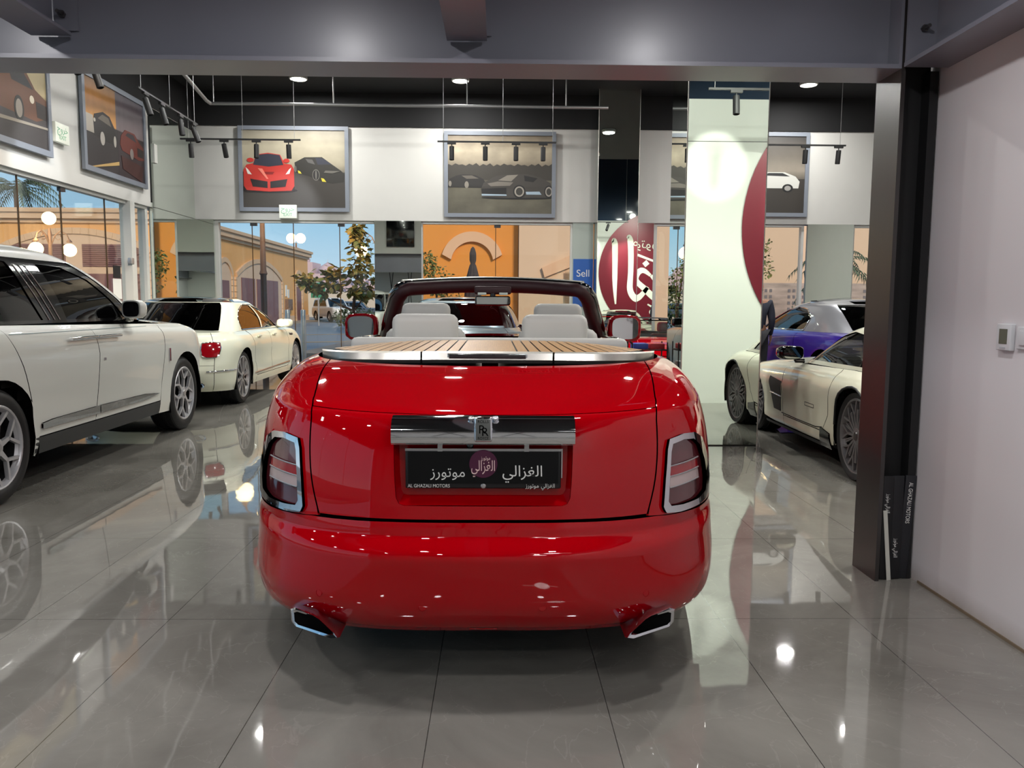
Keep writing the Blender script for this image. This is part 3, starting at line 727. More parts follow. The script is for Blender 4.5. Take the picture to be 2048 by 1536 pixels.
# polished floor tiles with veins and thin joints
def floor_mat():
    m = bpy.data.materials.new('polished_tile'); m.use_nodes = True; n = m.node_tree; b = n.nodes['Principled BSDF']
    N = n.nodes.new; L = n.links.new
    t = N('ShaderNodeTexCoord'); sp = N('ShaderNodeSeparateXYZ'); L(t.outputs['Object'], sp.inputs[0])
    def joint(sock, off, per, wd):
        a = N('ShaderNodeMath'); a.operation = 'ADD'; a.inputs[1].default_value = -off+per*100+per/2; L(sock, a.inputs[0])
        p = N('ShaderNodeMath'); p.operation = 'PINGPONG'; p.inputs[1].default_value = per/2; L(a.outputs[0], p.inputs[0])
        g = N('ShaderNodeMath'); g.operation = 'GREATER_THAN'; g.inputs[1].default_value = per/2-wd; L(p.outputs[0], g.inputs[0]); return g.outputs[0]
    j = N('ShaderNodeMath'); j.operation = 'MAXIMUM'; L(joint(sp.outputs[0], -.217, .6, .0016), j.inputs[0]); L(joint(sp.outputs[1], 3.347, 1.2, .0016), j.inputs[1])
    nz = N('ShaderNodeTexNoise'); nz.inputs['Scale'].default_value = 1.3; nz.inputs['Detail'].default_value = 9; nz.inputs['Roughness'].default_value = .62; nz.inputs['Distortion'].default_value = .8
    mp = N('ShaderNodeMapping'); mp.inputs['Scale'].default_value = (1, 1, 1); L(t.outputs['Object'], mp.inputs[0]); L(mp.outputs[0], nz.inputs[0])
    r = N('ShaderNodeValToRGB'); r.color_ramp.elements[0].position = .3; r.color_ramp.elements[1].position = .72
    r.color_ramp.elements[0].color = (*lin((114, 111, 104)), 1); r.color_ramp.elements[1].color = (*lin((143, 140, 132)), 1); L(nz.outputs[0], r.inputs[0])
    wv = N('ShaderNodeTexNoise'); wv.inputs['Scale'].default_value = 2.1; wv.inputs['Detail'].default_value = 6; wv.inputs['Distortion'].default_value = 2.2; L(t.outputs['Object'], wv.inputs[0])
    ab = N('ShaderNodeMath'); ab.operation = 'SUBTRACT'; ab.inputs[1].default_value = .5; L(wv.outputs[0], ab.inputs[0])
    ab2 = N('ShaderNodeMath'); ab2.operation = 'ABSOLUTE'; L(ab.outputs[0], ab2.inputs[0])
    ls = N('ShaderNodeMapRange'); ls.inputs[1].default_value = 0; ls.inputs[2].default_value = .006; ls.inputs[3].default_value = .28; ls.inputs[4].default_value = 0; L(ab2.outputs[0], ls.inputs[0])
    m1 = N('ShaderNodeMix'); m1.data_type = 'RGBA'; L(ls.outputs[0], m1.inputs[0]); L(r.outputs[0], m1.inputs[6]); m1.inputs[7].default_value = (*lin((165, 162, 155)), 1)
    m2 = N('ShaderNodeMix'); m2.data_type = 'RGBA'; L(j.outputs[0], m2.inputs[0]); L(m1.outputs[2], m2.inputs[6]); m2.inputs[7].default_value = (*lin((70, 68, 64)), 1)
    L(m2.outputs[2], b.inputs['Base Color'])
    b.inputs['Roughness'].default_value = .03; b.inputs['IOR'].default_value = 1.9
    bn = N('ShaderNodeTexNoise'); bn.inputs['Scale'].default_value = 2.6; bn.inputs['Detail'].default_value = 2; L(t.outputs['Object'], bn.inputs[0])
    bp = N('ShaderNodeBump'); bp.inputs['Strength'].default_value = .12; bp.inputs['Distance'].default_value = .006; L(bn.outputs[0], bp.inputs['Height']); L(bp.outputs[0], b.inputs['Normal'])
    return m
XL, YF, XR, YB = -6.0, 16.0, 9.5, -4.5
ZB, ZT, ZC = 3.02, 4.83, 5.48
struct(box('floor', (XL, YB, -.15), (XR, YF, 0), floor_mat()), 'polished grey floor tiles in a showroom')
# left wall: bulkhead over the shopfront, dark band above
struct(box('wall_left', (XL-.30, YB, ZB), (XL, YF+.3, ZT-.1), GW), 'white bulkhead above the left shopfront')
struct(box('wall_left_upper', (XL-.30, YB, ZT-.1), (XL+.02, YF+.3, 7.4), DK))
struct(box('wall_far', (XL, YF, ZB), (XR, YF+.3, ZT), GW), 'white bulkhead above the far shopfront')
struct(box('wall_far_upper', (XL, YF-.03, ZT), (XR, YF+.3, ZC), DK))
struct(box('wall_right', (XR, YB, 0), (XR+.2, YF+.3, 7.4), GW))
struct(box('wall_back', (XL, YB-.2, 0), (XR, YB, 3.1), GW))
struct(box('ceiling', (XL, 8.3, ZC), (XR, YF+.3, ZC+.1), DK), 'black showroom ceiling')
struct(box('ceiling_upper', (XL, 3.9, 7.3), (XR, 8.3, 7.4), DK))
struct(box('ceiling_fascia', (XL, 8.3, ZC+.1), (XR, 8.4, 7.4), DK))
struct(box('ceiling_mezzanine', (XL, YB, 3.10), (XR, 3.9, 3.2), mat('soffit', (40, 40, 42), .7)), 'dark underside of the mezzanine')
b = MB()
for i in range(16):
    x = -5.9+i*.42; b.add([(x, YB+.012, .2), (x+.03, YB+.012, .2), (x+.03+(-1)**i*.3, YB+.012, 2.9), (x+(-1)**i*.3, YB+.012, 2.9)], [(0, 3, 2, 1)])
tag(b.build('wall_decoration', M_blackm), 'black slanted stripes on the white back wall, seen only in the mirrors', 'wall decoration', None, 'stuff')
# steel frame of the mezzanine
sb = empty('steel_beam', (0, 3.945, 2.49), 0, 'wide black painted steel beam spanning the top of the opening', 'beam')
MB().box((XL, -.125, 0), (1.90, .125, .020)).build('bottom_flange', STEEL, sb)
MB().box((XL, -.012, .020), (1.90, .012, .64)).build('web', STEEL, sb)
MB().box((XL, -.125, .64), (1.90, .125, .66)).build('top_flange', STEEL, sb)
MB().box((1.60, -.125, .48), (1.86, -.012, .50)).build('stiffener_plate', STEEL, sb)
MB().box((1.885, -.125, .02), (1.90, .125, .64)).build('end_plate', STEEL, sb)
def bolt(par, p, ax):
    b = MB(); p = Vector(p); a = Vector(ax)
    b.cyl(p, p+a*.016, .017, 6); b.cyl(p+a*.016, p+a*.05, .009, 8); b.build('bolt', M_gunmetal, par, 40)
for z in (.12, .40, .60): bolt(sb, (1.86, -.09, z), (-1, 0, 0)) if z > .3 else None
STEELC = mat('steel_column_black', (48, 45, 44), .28, coat=.3, noise=(1.1, .15), bump=(9, .12, .004), coat_rough=.2)
sc = empty('steel_column', (1.9, 3.82, 0), 0, 'black steel column standing against the white side wall', 'column')
MB().box((0, 0, 0), (.02, .25, 3.1)).build('side_flange', STEELC, sc)
MB().box((.02, .115, 0), (.20, .135, 3.1)).build('web', M_blackm, sc)
MB().box((.16, .04, 0), (.20, .135, 2.49)).build('cover_strip', M_blackm, sc)
sr = empty('steel_beam', (2.02, 0, 2.49), 0, 'black steel beam running along the top of the right side wall', 'beam')
MB().box((-.12, YB, 0), (.09, 3.80, .02)).build('bottom_flange', STEEL, sr)
MB().box((.02, YB, .02), (.04, 3.80, .60)).build('web', STEEL, sr)
MB().box((-.12, YB, .6), (.09, 3.80, .62)).build('top_flange', STEEL, sr)
MB().box((-.115, 3.79, .02), (.02, 3.805, .60)).build('end_plate', STEEL, sr)
for z in (.17, .33, .49): bolt(sr, (-.04, 3.79, z), (0, -1, 0))
def joist(x, z, lab, w_=.19):
    j = empty('steel_joist', (x, 0, z), 0, lab, 'beam')
    MB().box((-w_/2, YB, 0), (w_/2, 3.90, .014)).build('bottom_flange', STEEL, j)
    MB().box((-.007, YB, .014), (.007, 3.90, .34)).build('web', STEEL, j)
    MB().box((.0, 3.918, .03), (w_/2+.02, 3.93, .34)).build('cleat_plate', STEEL, j)
    for q in (.10, .24): bolt(j, (.05, 3.91, q), (0, -1, 0))
joist(-.15, 2.615, 'black steel joist meeting the beam at the centre of the opening')
joist(-2.10, 2.615, 'black steel joist meeting the beam at its left end')
# white side wall with the grubby foot
def dirty_wall():
    m = mat('wall_scuffed', (222, 218, 219), .6, bump=(40, .1, .002)); n = m.node_tree; b = n.nodes['Principled BSDF']
    t = n.nodes.new('ShaderNodeTexCoord'); s = n.nodes.new('ShaderNodeSeparateXYZ'); nz = n.nodes.new('ShaderNodeTexNoise'); nz.inputs['Scale'].default_value = 5; nz.inputs['Detail'].default_value = 6
    mr = n.nodes.new('ShaderNodeMapRange'); mr.inputs[1].default_value = .10; mr.inputs[2].default_value = 0.0; mr.inputs[3].default_value = 0; mr.inputs[4].default_value = 1
    mu = n.nodes.new('ShaderNodeMath'); mu.operation = 'MULTIPLY'
    mx = n.nodes.new('ShaderNodeMix'); mx.data_type = 'RGBA'; mx.inputs[6].default_value = (*lin((222, 218, 219)), 1); mx.inputs[7].default_value = (*lin((142, 128, 108)), 1)
    n.links.new(t.outputs['Object'], s.inputs[0]); n.links.new(t.outputs['Object'], nz.inputs[0]); n.links.new(s.outputs[2], mr.inputs[0])
    n.links.new(mr.outputs[0], mu.inputs[0]); n.links.new(nz.outputs[0], mu.inputs[1]); n.links.new(mu.outputs[0], mx.inputs[0]); n.links.new(mx.outputs[2], b.inputs['Base Color'])
    return m
struct(box('wall_side', (2.11, YB, 0), (2.60, 3.97, 3.1), dirty_wall()), 'white plastered side wall right of the column')
struct(box('trim_1', (2.104, YB, 0), (2.112, 3.8, .012), mat('joint_brown', (120, 104, 84), .8)))
tb = empty('thermostat', (2.11, 3.23, 1.25), 0, 'white square wall thermostat with a grey screen', 'thermostat')
MB().box((-.022, -.046, -.055), (0, .046, .055), None, .004).build('case', mat('plastic_white', (216, 217, 219), .35), tb, 40)
MB().box((-.0235, -.026, -.028), (-.021, .026, .034), None, .001).build('screen', mat('lcd', (96, 100, 86), .3), tb)
MB().box((-.0235, -.018, -.048), (-.021, .018, -.040)).build('button', mat('plastic_grey', (180, 182, 186), .4), tb)
ls = empty('light_switch', (2.11, 3.115, 1.25), 0, 'white light switch at the edge of the side wall', 'switch')
MB().box((-.012, -.045, -.045), (0, .045, .045), None, .003).build('plate', MATS['plastic_white'], ls, 40)
MB().box((-.017, -.025, -.03), (-.011, .025, .03), None, .003).build('rocker', MATS['plastic_white'], ls, 40)
# things kept in the column recess
nb = empty('plate_holder_stack', (2.0, 3.92, 0), 0, 'black bundle of number plate holders standing in the column recess', 'plate holders')
for k, (x, tilt) in enumerate(((1.958, .0), (2.012, .0), (2.052, .05))):
    h = MB(); mx = Matrix.Translation((x, 3.84+.008*k, .003)) @ Matrix.Rotation(tilt, 4, 'Y')
    h.box((-.028, 0, 0), (.028, .012, .53), mx, .004); nm = 'black number plate holder at the %s of the recess' % ('left', 'middle', 'right')[k]
    o = h.build('plate_holder', mat('holder_black%d' % k, (16+8*k, 17+8*k, 20+9*k), .45), None, 40); tag(o, ['leftmost black number plate holder standing in the column recess', 'middle black number plate holder in the column recess', 'rightmost black number plate holder leaning on the white wall'][k], 'plate holder', 'plate holders in the recess')
    mt = mx @ plane_mx((0, -.0012, .39 if k != 1 else .16), (0, 0, -1), (1, 0, 0))
    text('holder_lettering', ('AL GHAZALI MOTORS' if k == 2 else AR_MOTORS+' '+AR_GHAZALI), .030 if k == 2 else .026, M_letter, o, mt, sx_=.7)
bpy.data.objects.remove(nb)
o = MB().box((-.010, 0, 0), (.010, .004, .36), Matrix.Translation((1.978, 3.832, .001)) @ Matrix.Rotation(-.10, 4, 'Y')).build('straightedge', mat('strip_white', (205, 205, 195), .4)); tag(o, 'thin white strip leaning in the column recess beside the holders', 'strip')
# logo wall on the far side of the partition, and the mezzanine front (seen in the mirrors)
struct(box('wall_logo', (2.60, 4.0, 0), (XR, 4.23, 4.2), mat('panel_white', (226, 230, 222), .35)), 'white panel wall carrying the round burgundy sign')
struct(box('wall_mezzanine', (XL, 4.10, 3.12), (2.6, 4.23, 5.2), GW))
struct(box('trim_2', (2.6, 4.228, 3.63), (XR, 4.234, 3.636), M_void))
LC = (5.45, 4.24, 2.48); LR = 2.05
sg = empty('wall_sign', LC, 0, 'round burgundy wall sign with white script', 'sign')
b = MB(); MX = plane_mx((0, 0, 0), (-1, 0, 0), (0, 0, 1)); b.lathe([(.001, .012), (LR, .012), (LR, 0)], 96, MX); b.build('disc', M_burg, sg, 30)
def stroke(par, pts, ws_, name='script'):
    """brush stroke in the sign plane: x to the right for a reader, z up"""
    P = [Vector((p[0], p[1])) for p in pts]; n = 12; q = []; wd = []
    T = np.arange(len(P)); tt = np.linspace(0, len(P)-1, n*(len(P)-1)+1)
    xs = cspline(T, [p.x for p in P], tt) if len(P) > 2 else np.interp(tt, T, [p.x for p in P]); ys_ = cspline(T, [p.y for p in P], tt) if len(P) > 2 else np.interp(tt, T, [p.y for p in P]); ww = np.interp(tt, T, ws_)
    vs_ = []
    for i in range(len(tt)):
        a = max(0, i-1); c = min(len(tt)-1, i+1); d = Vector((xs[c]-xs[a], ys_[c]-ys_[a])).normalized(); nx = Vector((-d.y, d.x))*ww[i]/2
        vs_ += [(xs[i]+nx.x, ys_[i]+nx.y, .016), (xs[i]-nx.x, ys_[i]-nx.y, .016)]
    fs = [(2*i, 2*i+1, 2*i+3, 2*i+2) for i in range(len(tt)-1)]
    return MB().add(vs_, fs, MX).build(name, M_letter2, par)
M_letter2 = mat('lettering_cream', (232, 236, 220), .5)
# alef and lam at the reader's right, then the ghain loop and the tails
stroke(sg, [(1.62, 1.0), (1.52, .95), (1.50, -.2), (1.46, -1.05)], [.04, .20, .17, .05])
stroke(sg, [(1.12, 1.15), (1.00, 1.05), (.97, 0), (.98, -.55), (.80, -.85), (.5, -.80), (.2, -.45)], [.04, .20, .18, .2, .22, .2, .12])
stroke(sg, [(.12, -.05), (.45, .12), (.62, -.18), (.35, -.48), (-.1, -.85), (-.6, -.9)], [.1, .2, .18, .2, .24, .1])
stroke(sg, [(.1, -.05), (-.15, -.3), (-.3, -.35)], [.1, .2, .1]); stroke(sg, [(.36, .30), (.22, .42)], [.17, .17]); stroke(sg, [(.75, .72), (-.05, .42)], [.09, .07])
stroke(sg, [(-.9, -.2), (-.6, -.55), (-.75, -1.1), (-1.1, -1.3)], [.1, .2, .18, .05]); stroke(sg, [(.2, -1.05), (.0, -1.2), (.1, -1.35), (-.15, -1.6), (.3, -1.62)], [.05, .08, .06, .07, .03])
stroke(sg, [(-.2, 1.4), (-.3, 1.2), (-.32, 0), (-.6, -.3), (-1.2, -.25), (-1.5, .1)], [.05, .2, .18, .2, .2, .06]); stroke(sg, [(-.75, 1.2), (-.8, 0), (-.85, -.4)], [.18, .18, .05])
text('script', AR_MOTORS, .42, M_letter2, sg, MX @ plane_mx((.35, 1.02, .02), (1, 0, 0), (0, 1, 0)), sx_=1.1)
# glazed mezzanine balustrade over the logo wall
gb = struct(box('window_9', (2.62, 4.15, 4.2), (XR, 4.17, 7.0), mat('smoke_glass', (38, 48, 62), .06, coat=1)))
st = empty('staircase', (4.6, 3.8, 4.0), 0, 'pale stair flight behind the dark mezzanine glass', 'stairs')
scr = empty('television', (-3.35, 4.24, 3.35), 0, 'black television on the mezzanine front, seen mirrored in the far pillar', 'television')
MB().box((-.48, 0, 0), (.48, .06, 1.15), None, .01).build('screen', M_black, scr, 40)
bpy.data.objects.remove(st)

# mirror clad pillars
def mirror_pillar(x0, x1, y0, y1, z1, lab):
    r = empty('mirror_pillar', (x0, y0, 0), 0, lab, 'pillar')
    w_, d = x1-x0, y1-y0; g = .004
    MB().box((.006, .006, 0), (w_-.006, d-.006, z1)).build('core', M_void, r)
    for nm, lo, hi in (('front_panel', (g, -.002, .01), (w_-g, .006, z1)), ('back_panel', (g, d-.006, .01), (w_-g, d, z1)),
                       ('side_panel', (-.002, g, .01), (.006, d-g, z1)), ('side_panel', (w_-.006, g, .01), (w_, d-g, z1))):
        MB().box(lo, hi).build(nm, M_mirror, r)
    b = MB()
    for x in (0, w_): b.cyl((x, 0, 0), (x, 0, z1), .006, 8)
    b.build('edge_trim', M_brushed, r, 40)
    return r
mirror_pillar(1.80, 2.57, 7.68, 8.36, 7.3, 'mirror clad pillar left of the ivory sports car')
mirror_pillar(1.93, 2.72, 15.52, 16.3, ZC, 'mirror clad pillar against the far wall')
def mirror_panel(name, lo, hi, lab):
    o = MB().box(lo, hi).build(name, M_mirror); tag(o, lab, 'mirror'); return o
mirror_panel('wall_mirror', (2.80, YF-.02, 0), (3.12, YF+.05, ZB), 'narrow wall mirror beside the far mirror pillar')
mirror_panel('wall_mirror', (-2.45, YF-.02, 0), (-1.52, YF+.05, ZB), 'wall mirror between the two far shopfront windows')
mirror_panel('wall_mirror', (XL, YF-.02, 0), (-5.62, YF+.05, ZB), 'narrow wall mirror in the far left corner')
mirror_panel('wall_mirror', (XL-.05, 14.05, 0), (XL+.02, YF, ZB), 'wall mirror closing the left shopfront')
mirror_panel('wall_mirror', (XL-.05, 14.05, ZB+.01), (XL+.02, YF, ZT-.12), 'upper wall mirror beside the hanging pictures')
mirror_panel('wall_mirror', (6.22, YF-.02, 0), (7.15, YF+.05, ZB), 'wall mirror right of the far beige window')

# shopfront glazing
FRM = mat('frame_white', (205, 205, 200), .4)
def glazing(n, axis, a0, a1, pos, seams, lab):
    """frameless panes between a0..a1; axis 'x' = far wall, 'y' = left wall"""
    e = [a0]+seams+[a1]; b = MB()
    for p, q in zip(e[:-1], e[1:]):
        lo, hi = ((p+.006, pos, .02), (q-.006, pos+.012, ZB-.02)) if axis == 'x' else ((pos-.012, p+.006, .02), (pos, q-.006, ZB-.02))
        b.box(lo, hi)
    w_ = struct(b.build('window_%d' % n, M_glass), lab)
    b = MB()
    for q in seams:
        lo, hi = ((q-.007, pos-.004, 0), (q+.007, pos+.016, ZB)) if axis == 'x' else ((pos-.016, q-.007, 0), (pos+.004, q+.007, ZB))
        b.box(lo, hi)
    o = b.build('window_seam', mat('seam_bronze', (88, 66, 44), .3, metal=.4), w_)
    b = MB()
    if axis == 'x': b.box((a0, pos-.05, 0), (a1, pos+.06, .03)); b.box((a0, pos-.05, ZB-.05), (a1, pos+.06, ZB)); b.box((a0-.07, pos-.05, 0), (a0, pos+.08, ZB)); b.box((a1, pos-.05, 0), (a1+.05, pos+.08, ZB))
    else: b.box((pos-.06, a0, 0), (pos+.05, a1, .03)); b.box((pos-.06, a0, ZB-.05), (pos+.05, a1, ZB)); b.box((pos-.08, a1, 0), (pos+.05, a1+.10, ZB))
    b.build('window_frame', FRM, w_)
    b = MB()
    for q in seams[::2]:
        if axis == 'x': b.box((q-.03, pos-.02, ZB-.11), (q+.10, pos+.03, ZB-.05))
        else: b.box((pos-.03, q-.03, ZB-.11), (pos+.02, q+.10, ZB-.05))
    if seams: b.build('patch_fitting', M_gunmetal, w_)
    return w_
glazing(1, 'x', -5.55, -2.46, YF+.1, [-4.90, -4.08, -3.16], 'far shopfront window with the street beyond')
glazing(2, 'x', -1.50, 1.46, YF+.1, [-.04], 'far shopfront window facing the orange wall')
glazing(3, 'x', 3.2, 6.12, YF+.1, [4.6], 'right part of the far shopfront')
glazing(4, 'x', 7.20, 9.4, YF+.1, [7.75], 'far shopfront window beside the column')
glazing(5, 'y', YB+.1, 13.9, XL-.1, [-1.2, 1.2, 3.6, 6.0, 8.2, 10.35, 11.35, 12.6], 'left shopfront window wall')
dr = MB(); dr.box((1.50, YF+.02, 0), (1.92, YF+.1, ZB)); struct(dr.build('wall_pier', mat('pier_green', (176, 186, 178), .6)))
b = MB(); b.box((XL-.16, 13.2, 0), (XL+.02, 13.36, ZB)); struct(b.build('wall_post', FRM))
b = MB(); b.box((-.01, -.05, -.05), (.05, .05, .05), None, .006); o = b.build('door_lock', M_alloy, None, 40); o.location = (XL-.02, 13.2, 2.05); tag(o, 'small steel lock fitting on the left glass door post', 'lock')
b = MB(); b.box((-.004, -.14, -.32), (.0, .14, 0)); o = b.build('notice', mat('paper', (225, 225, 220), .6)); o.location = (XL-.096, 12.9, 1.75); tag(o, 'white paper notice taped inside the left glass door', 'notice')
b = MB(); b.box((-.006, -.12, 0), (.0, .12, .2)); o = b.build('door_sticker', M_blackm); o.location = (XL-.094, 12.9, 1.76); tag(o, 'black square sticker on the left glass door', 'sticker')

# ceiling fittings
for i, (x, y) in enumerate(DOWN):
    r = empty('ceiling_lamp', (x, y, ZC), 0, ['round ceiling lamp nearest above the picture of the red supercar', 'round ceiling lamp nearest above the sepia picture of two cars', 'round ceiling lamp at the far right, by the black column'][i] if i < 3 else 'round ceiling lamp over the parked cars, hidden behind the black beam', 'lamp', 'round ceiling lamps of the showroom')
    MB().lathe([(.16, 0), (.165, -.05), (.145, -.06), (.14, -.035)], 32).build('ring', FRM, r, 40)
    MB().lathe([(.001, -.045), (.14, -.045)], 32).build('diffuser', mat('lamp_glow', (255, 252, 240), .5, emis=14), r)
M_lg = mat('lamp_glow_small', (255, 253, 246), .5, emis=10)
for i, (x, y) in enumerate(MEZZ):
    r = empty('soffit_lamp', (x, y, 3.10), 0, 'small round lamp recessed in the dark soffit under the mezzanine', 'lamp', 'soffit lamps under the mezzanine')
    MB().lathe([(.10, 0), (.10, -.03), (.085, -.03), (.085, 0)], 28).build('ring', FRM, r, 40)
    MB().lathe([(.001, -.02), (.085, -.02)], 28).build('diffuser', M_lg, r)
for i, (x, y) in enumerate(((1.2, -2.6), (1.2, -.6))):
    r = empty('linear_lamp', (x, y, 2.95), 0, ['slim linear lamp hung behind the viewer, farther of the two', 'slim linear lamp hung under the mezzanine, nearer the red car'][i], 'lamp', 'linear lamps under the mezzanine')
    MB().box((-.62, -.03, 0), (.62, .03, .05)).build('housing', FRM, r); MB().box((-.60, -.022, -.004), (.60, .022, 0)).build('diffuser', M_lg, r)
    MB().box((-.5, -.002, .05), (-.496, .002, .15)).box((.496, -.002, .05), (.5, .002, .15)).build('hanger', M_alloy, r)
def diffuser(x, y, s, lab):
    r = empty('air_diffuser', (x, y, ZC-.002), 0, lab, 'air vent'); f = mat('vent_grey', (92, 92, 92), .5)
    b = MB()
    for i in range(4):
        q = s/2*(1-i*.22); t = .02
        for lo, hi in (((-q, -q), (q, -q+t)), ((-q, q-t), (q, q)), ((-q, -q), (-q+t, q)), ((q-t, -q), (q, q))): b.box((*lo, -.02-.004*i), (*hi, 0))
    b.build('grille', f, r); MB().box((-s/2+.02, -s/2+.02, -.006), (s/2-.02, s/2-.02, -.001)).build('backing', M_void, r)
diffuser(-5.15, 14.0, .78, 'square air vent in the ceiling near the left corner'); diffuser(.72, 14.3, .70, 'square air vent in the ceiling right of the middle lamps'); diffuser(6.9, 14.4, .9, 'square air vent in the ceiling by the right column')
b = MB(); GALV = mat('galvanised', (150, 150, 150), .4, metal=.7)
b.tube([(-4.0, 7.0, 4.86), (-5.05, 14.2, 4.86), (-5.05, 14.4, 4.86)], .03, 8); b.tube([(-5.05, 14.4, 4.86), (1.95, 14.4, 4.86)], .028, 8)
pr_ = b.build('conduit', GALV, None, 50); tag(pr_, 'long galvanised pipe hung below the black ceiling', 'pipe')
for x in (-5.0, -2.9, -.55, 1.2): MB().cyl((x, 14.4, 4.86), (x, 14.4, ZC), .012, 8).build('hanger', GALV, pr_, 50)
# exit signs
def exit_sign(loc, rz, lab):
    r = empty('exit_sign', loc, rz, lab, 'exit sign')
    MB().box((-.17, -.03, -.13), (.17, .03, .13), None, .006).build('case', mat('sign_cream', (222, 226, 214), .4, emis=.12), r, 40)
    G = mat('sign_green', (110, 180, 140), .5)
    text('sign_lettering', AR_EXIT, .13, G, r, plane_mx((0, -.031, .05), (1, 0, 0), (0, 0, 1))); text('sign_lettering', 'EXIT', .085, G, r, plane_mx((0, -.031, -.06), (1, 0, 0), (0, 0, 1)))
exit_sign((-4.12, 15.888, 3.17), 0, 'pale exit sign fixed under the picture of the red supercar')
exit_sign((-5.95, 11.15, 3.65), PI/2, 'pale green exit sign between the pictures on the left bulkhead')
b = MB().box((0, -.06, -.16), (.05, .06, .16)); o = b.build('junction_box', FRM); o.location = (XL, 14.2, 3.95); tag(o, 'small white junction box on the left bulkhead next to the mirror', 'box')
b = MB(); b.box((-.012, 0, 0), (.0, .012, 1.75)); o = b.build('cable', M_blackm); o.location = (XL+.012, 14.03, 3.1); tag(o, 'black cable running down the left bulkhead', 'cable')
# track lights
def spot_head(par, x, z0, yaw, tilt):
    b = MB(); b.box((x-.075, -.02, z0-.045), (x+.075, .02, z0-.008)); ad = b.build('adapter', M_blackm, par)
    b = MB(); b.cyl((x, 0, z0-.045), (x, 0, z0-.10), .010, 8)
    mx = Matrix.Translation((x, 0, z0-.11)) @ Matrix.Rotation(yaw, 4, 'Z') @ Matrix.Rotation(tilt, 4, 'X')
    b.lathe([(.001, .03), (.038, .03), (.042, .02), (.042, -.20), (.034, -.205), (.030, -.17), (.001, -.165)], 24, mx); b.build('spot_head', M_blackm, ad, 40)
def track(loc, rz, L, heads, zc, lab, rods=(-.45, 0, .45), grp=None):
    r = empty('track_light', loc, rz, lab, 'track light', grp)
    MB().box((-L/2, -.018, -.012), (L/2, .018, .012)).build('rail', M_blackm, r)
    for q in rods: MB().cyl((q*L, 0, .01), (q*L, 0, zc-loc[2]), .004, 6).build('suspension_wire', GALV, r)
    for x, yw, tl in heads: spot_head(r, x, 0, yw, tl)
track((-4.42, 14.0, 4.17), 0, 2.05, [(-.85, 0, .15), (-.28, 0, .5), (.27, 0, -.05), (.82, 0, .12)], ZC, 'black track light with four heads before the picture of the red supercar', (-.43, .02, .45))
track((-.02, 14.0, 4.17), 0, 2.05, [(-.78, 0, .0), (-.2, 0, .05), (.33, 0, 0), (.80, 0, .05)], ZC, 'black track light with four heads before the sepia picture of two cars', (-.45, .05, .47))
track((5.05, 14.0, 4.17), 0, 2.0, [(.88, 0, .15), (.3, 0, .1)], ZC, 'black track light hanging before the far right bulkhead', (-.45, .45))
track((-4.75, 8.9, 4.20), PI/2+.02, 2.2, [(-.8, 0, -.5), (-.25, 0, -.4), (.3, 0, -.4), (.85, 0, -.3)], ZC, 'black track light hanging nearest along the left bulkhead')
track((-4.78, 11.95, 4.20), PI/2+.02, 2.2, [(-.85, 0, -.3), (-.3, 0, -.25), (.4, 0, -.1), (.95, 0, -.35)], ZC, 'black track light hanging along the left bulkhead next to the mirror')
track((3.4, 5.3, 4.05), 0, 1.6, [(-.45, 0, .12), (.15, .6, .6)], 7.3, 'black track light aimed at the round burgundy sign', (-.45, .45))
light('sign_spot_and_fill', 'SPOT', (2.97, 5.30, 3.68), 330, (1, .99, .92), .05, (3.0, 4.24, 3.35), 46, .9)
light('sign_spot_and_fill', 'SPOT', (4.9, 6.4, 4.6), 380, (1, .99, .93), .1, (3.9, 4.24, 2.0), 120, 1)  # added wide fill without a track head, lifts the whole logo wall
light('sign_spot_and_fill', 'SPOT', (2.9, 6.6, 4.6), 380, (1, .99, .93), .1, (3.0, 4.24, 1.6), 110, 1)  # second added fill for the logo wall, no fitting holds it
light('sign_spot_and_fill', 'SPOT', (3.62, 5.15, 3.70), 220, (1, .98, .9), .04, (4.6, 4.24, 2.6), 70, .6)
light('picture_spot_light', 'SPOT', (-4.15, 14.12, 3.80), 60, (.95, .97, 1), .03, (-4.25, 16, 3.22), 50, .5)
light('picture_spot_light', 'SPOT', (-4.75, 10.3, 4.0), 70, (.9, .95, 1), .03, (-6, 10.6, 3.15), 50, .5)
light('picture_spot_light', 'SPOT', (-4.8, 12.9, 4.0), 45, (.9, .95, 1), .03, (-6, 12.9, 3.15), 50, .5)

